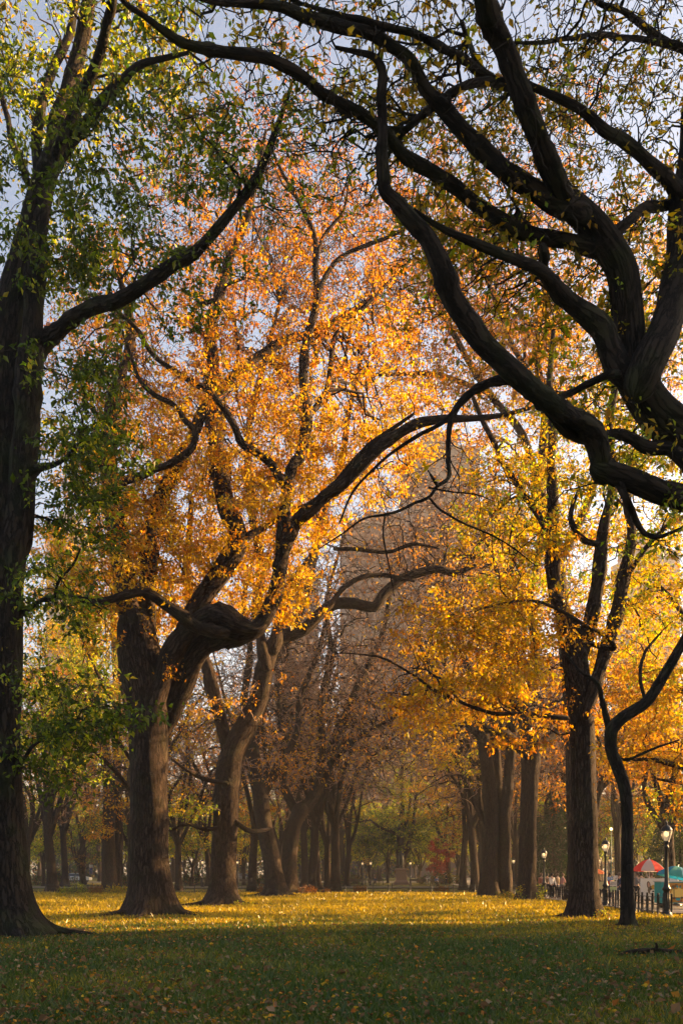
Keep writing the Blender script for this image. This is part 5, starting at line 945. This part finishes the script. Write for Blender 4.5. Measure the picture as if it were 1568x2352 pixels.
# ------------------------------------------------------------------ towers in the haze
def wall_mat(name, wall, glass, sx, sz):
    m = bpy.data.materials.new(name); m.use_nodes = True; n = m.node_tree; b = n.nodes['Principled BSDF']; L = n.links; b.inputs['Roughness'].default_value = .8
    g_ = n.nodes.new('ShaderNodeNewGeometry'); tc = n.nodes.new('ShaderNodeTexCoord'); sp = n.nodes.new('ShaderNodeSeparateXYZ'); L.new(tc.outputs['Object'], sp.inputs[0])
    ad = n.nodes.new('ShaderNodeMath'); ad.operation = 'ADD'; L.new(sp.outputs[0], ad.inputs[0]); L.new(sp.outputs[1], ad.inputs[1]); fs = []
    for src, s in ((ad.outputs[0], sx), (sp.outputs[2], sz)):
        q = n.nodes.new('ShaderNodeMath'); q.operation = 'DIVIDE'; q.inputs[1].default_value = s; L.new(src, q.inputs[0]); f = n.nodes.new('ShaderNodeMath'); f.operation = 'FRACT'; L.new(q.outputs[0], f.inputs[0]); c_ = n.nodes.new('ShaderNodeMath'); c_.operation = 'GREATER_THAN'; c_.inputs[1].default_value = .5; L.new(f.outputs[0], c_.inputs[0]); fs.append(c_)
    mu = n.nodes.new('ShaderNodeMath'); mu.operation = 'MULTIPLY'; L.new(fs[0].outputs[0], mu.inputs[0]); L.new(fs[1].outputs[0], mu.inputs[1])
    x = n.nodes.new('ShaderNodeMix'); x.data_type = 'RGBA'; x.inputs[6].default_value = (*wall, 1); x.inputs[7].default_value = (*glass, 1); L.new(mu.outputs[0], x.inputs[0]); L.new(x.outputs[2], b.inputs['Base Color']); return m
BRICKM = wall_mat('brick_tower_wall', (.15, .105, .10), (.07, .06, .065), 4, 3.6); STONEM = wall_mat('stone_tower_wall', (.36, .29, .23), (.12, .12, .13), 3.6, 3.6)
WINM = mat('tower_window', (.07, .08, .09), .15)
def tower(px0_, px1_, pytop, d, depth_, m, label, setbacks=(), rz=.12):
    x0, x1 = (px0_-CX)/FX*d, (px1_-CX)/FX*d; h = H-(pytop-HY)/FX*d; e = empty('apartment_tower', ((x0+x1)/2, d, 0), label, 'tower', None, rz); w_ = x1-x0
    b = MB(); b.box((0, 0, h*.5-.5), (w_, depth_, h+1)); b.build('wall', m, e, smooth=False)
    for (fx, fw, ph) in setbacks:
        b = MB(); b.box((fx*w_, depth_*.1, h+ph/2-.5), (fw*w_, depth_*.6, ph+1)); b.build('wall', m, e, smooth=False)
    b = MB(); b.box((0, 0, h+.4), (w_*1.02, depth_*1.02, .8)); b.build('cornice', STONEM, e, smooth=False)
    return e, w_, h
tower(930, 1085, 1062, 262, 18, BRICKM, 'broad brick tower fading in the haze above the middle of the avenue', [(0, .5, 7)], .1)
tower(790, 936, 1232, 275, 18, BRICKM, 'lower brick tower in the haze, left of the broad one', [(.1, .6, 6)], .15)
tower(1085, 1190, 1190, 300, 18, BRICKM, 'brick tower in the haze right of the broad one', [(0, .4, 8)], .1)
e, w_, h = tower(1216, 1312, 1560, 280, 22, STONEM, 'pale stone tower with columns of windows left of the straight trunk', [(0, .6, 6)], .3)
wm = None
for i in range(6):
    for j in range(10):
        b = MB(); loc = (-w_/2+w_*(i+.5)/6, -11.05, h-4-j*3.6)
        if wm is None: b.box((0, 0, 0), (1.1, .3, 2.0)); wm = b.build('window', WINM, e, smooth=False); wm.location = loc
        else: q = wm.copy(); COL.objects.link(q); q.parent = e; q.location = loc
tower(1440, 1520, 1290, 300, 20, STONEM, 'pale tower catching the sun high at the right', [(-.1, .6, 8)], .35); tower(110, 215, 1240, 290, 20, STONEM, 'pale tower behind the maple at the left', [(0, .5, 7)], .3)
tower(640, 720, 1350, 310, 20, BRICKM, 'small hazy tower behind the leaning elm', [], .2)
# unseen block added beyond the right edge to throw shade over the near lawn
a = R(SUN_AZ); e0 = np.array((0, 27.0)); far = e0+np.array((math.cos(a), math.sin(a)))*92
e = empty('apartment_tower', (far[0]+30*math.cos(a)+45*math.sin(a), far[1]+30*math.sin(a)-45*math.cos(a), 0), 'unseen stone block added off to the right to shade the near lawn', 'tower', None, a)
b = MB(); b.box((0, 0, 25.5), (60, 90, 53)); b.build('wall', STONEM, e, smooth=False); b = MB(); b.box((0, 0, 52), (61, 91, 1.2)); b.build('cornice', STONEM, e, smooth=False)

# ------------------------------------------------------------------ haze
b = MB(); b.box((0, 450, 65.5), (1780, 1890, 133))
hz = bpy.data.materials.new('haze'); hz.use_nodes = True; n = hz.node_tree; n.nodes.remove(n.nodes['Principled BSDF']); v = n.nodes.new('ShaderNodeVolumePrincipled')
v.inputs['Color'].default_value = (.92, .9, .9, 1); v.inputs['Density'].default_value = .0004; v.inputs['Anisotropy'].default_value = .2; n.links.new(v.outputs[0], n.nodes['Material Output'].inputs['Volume'])
tag(b.build('haze', hz, smooth=False), None, None, None, 'stuff')
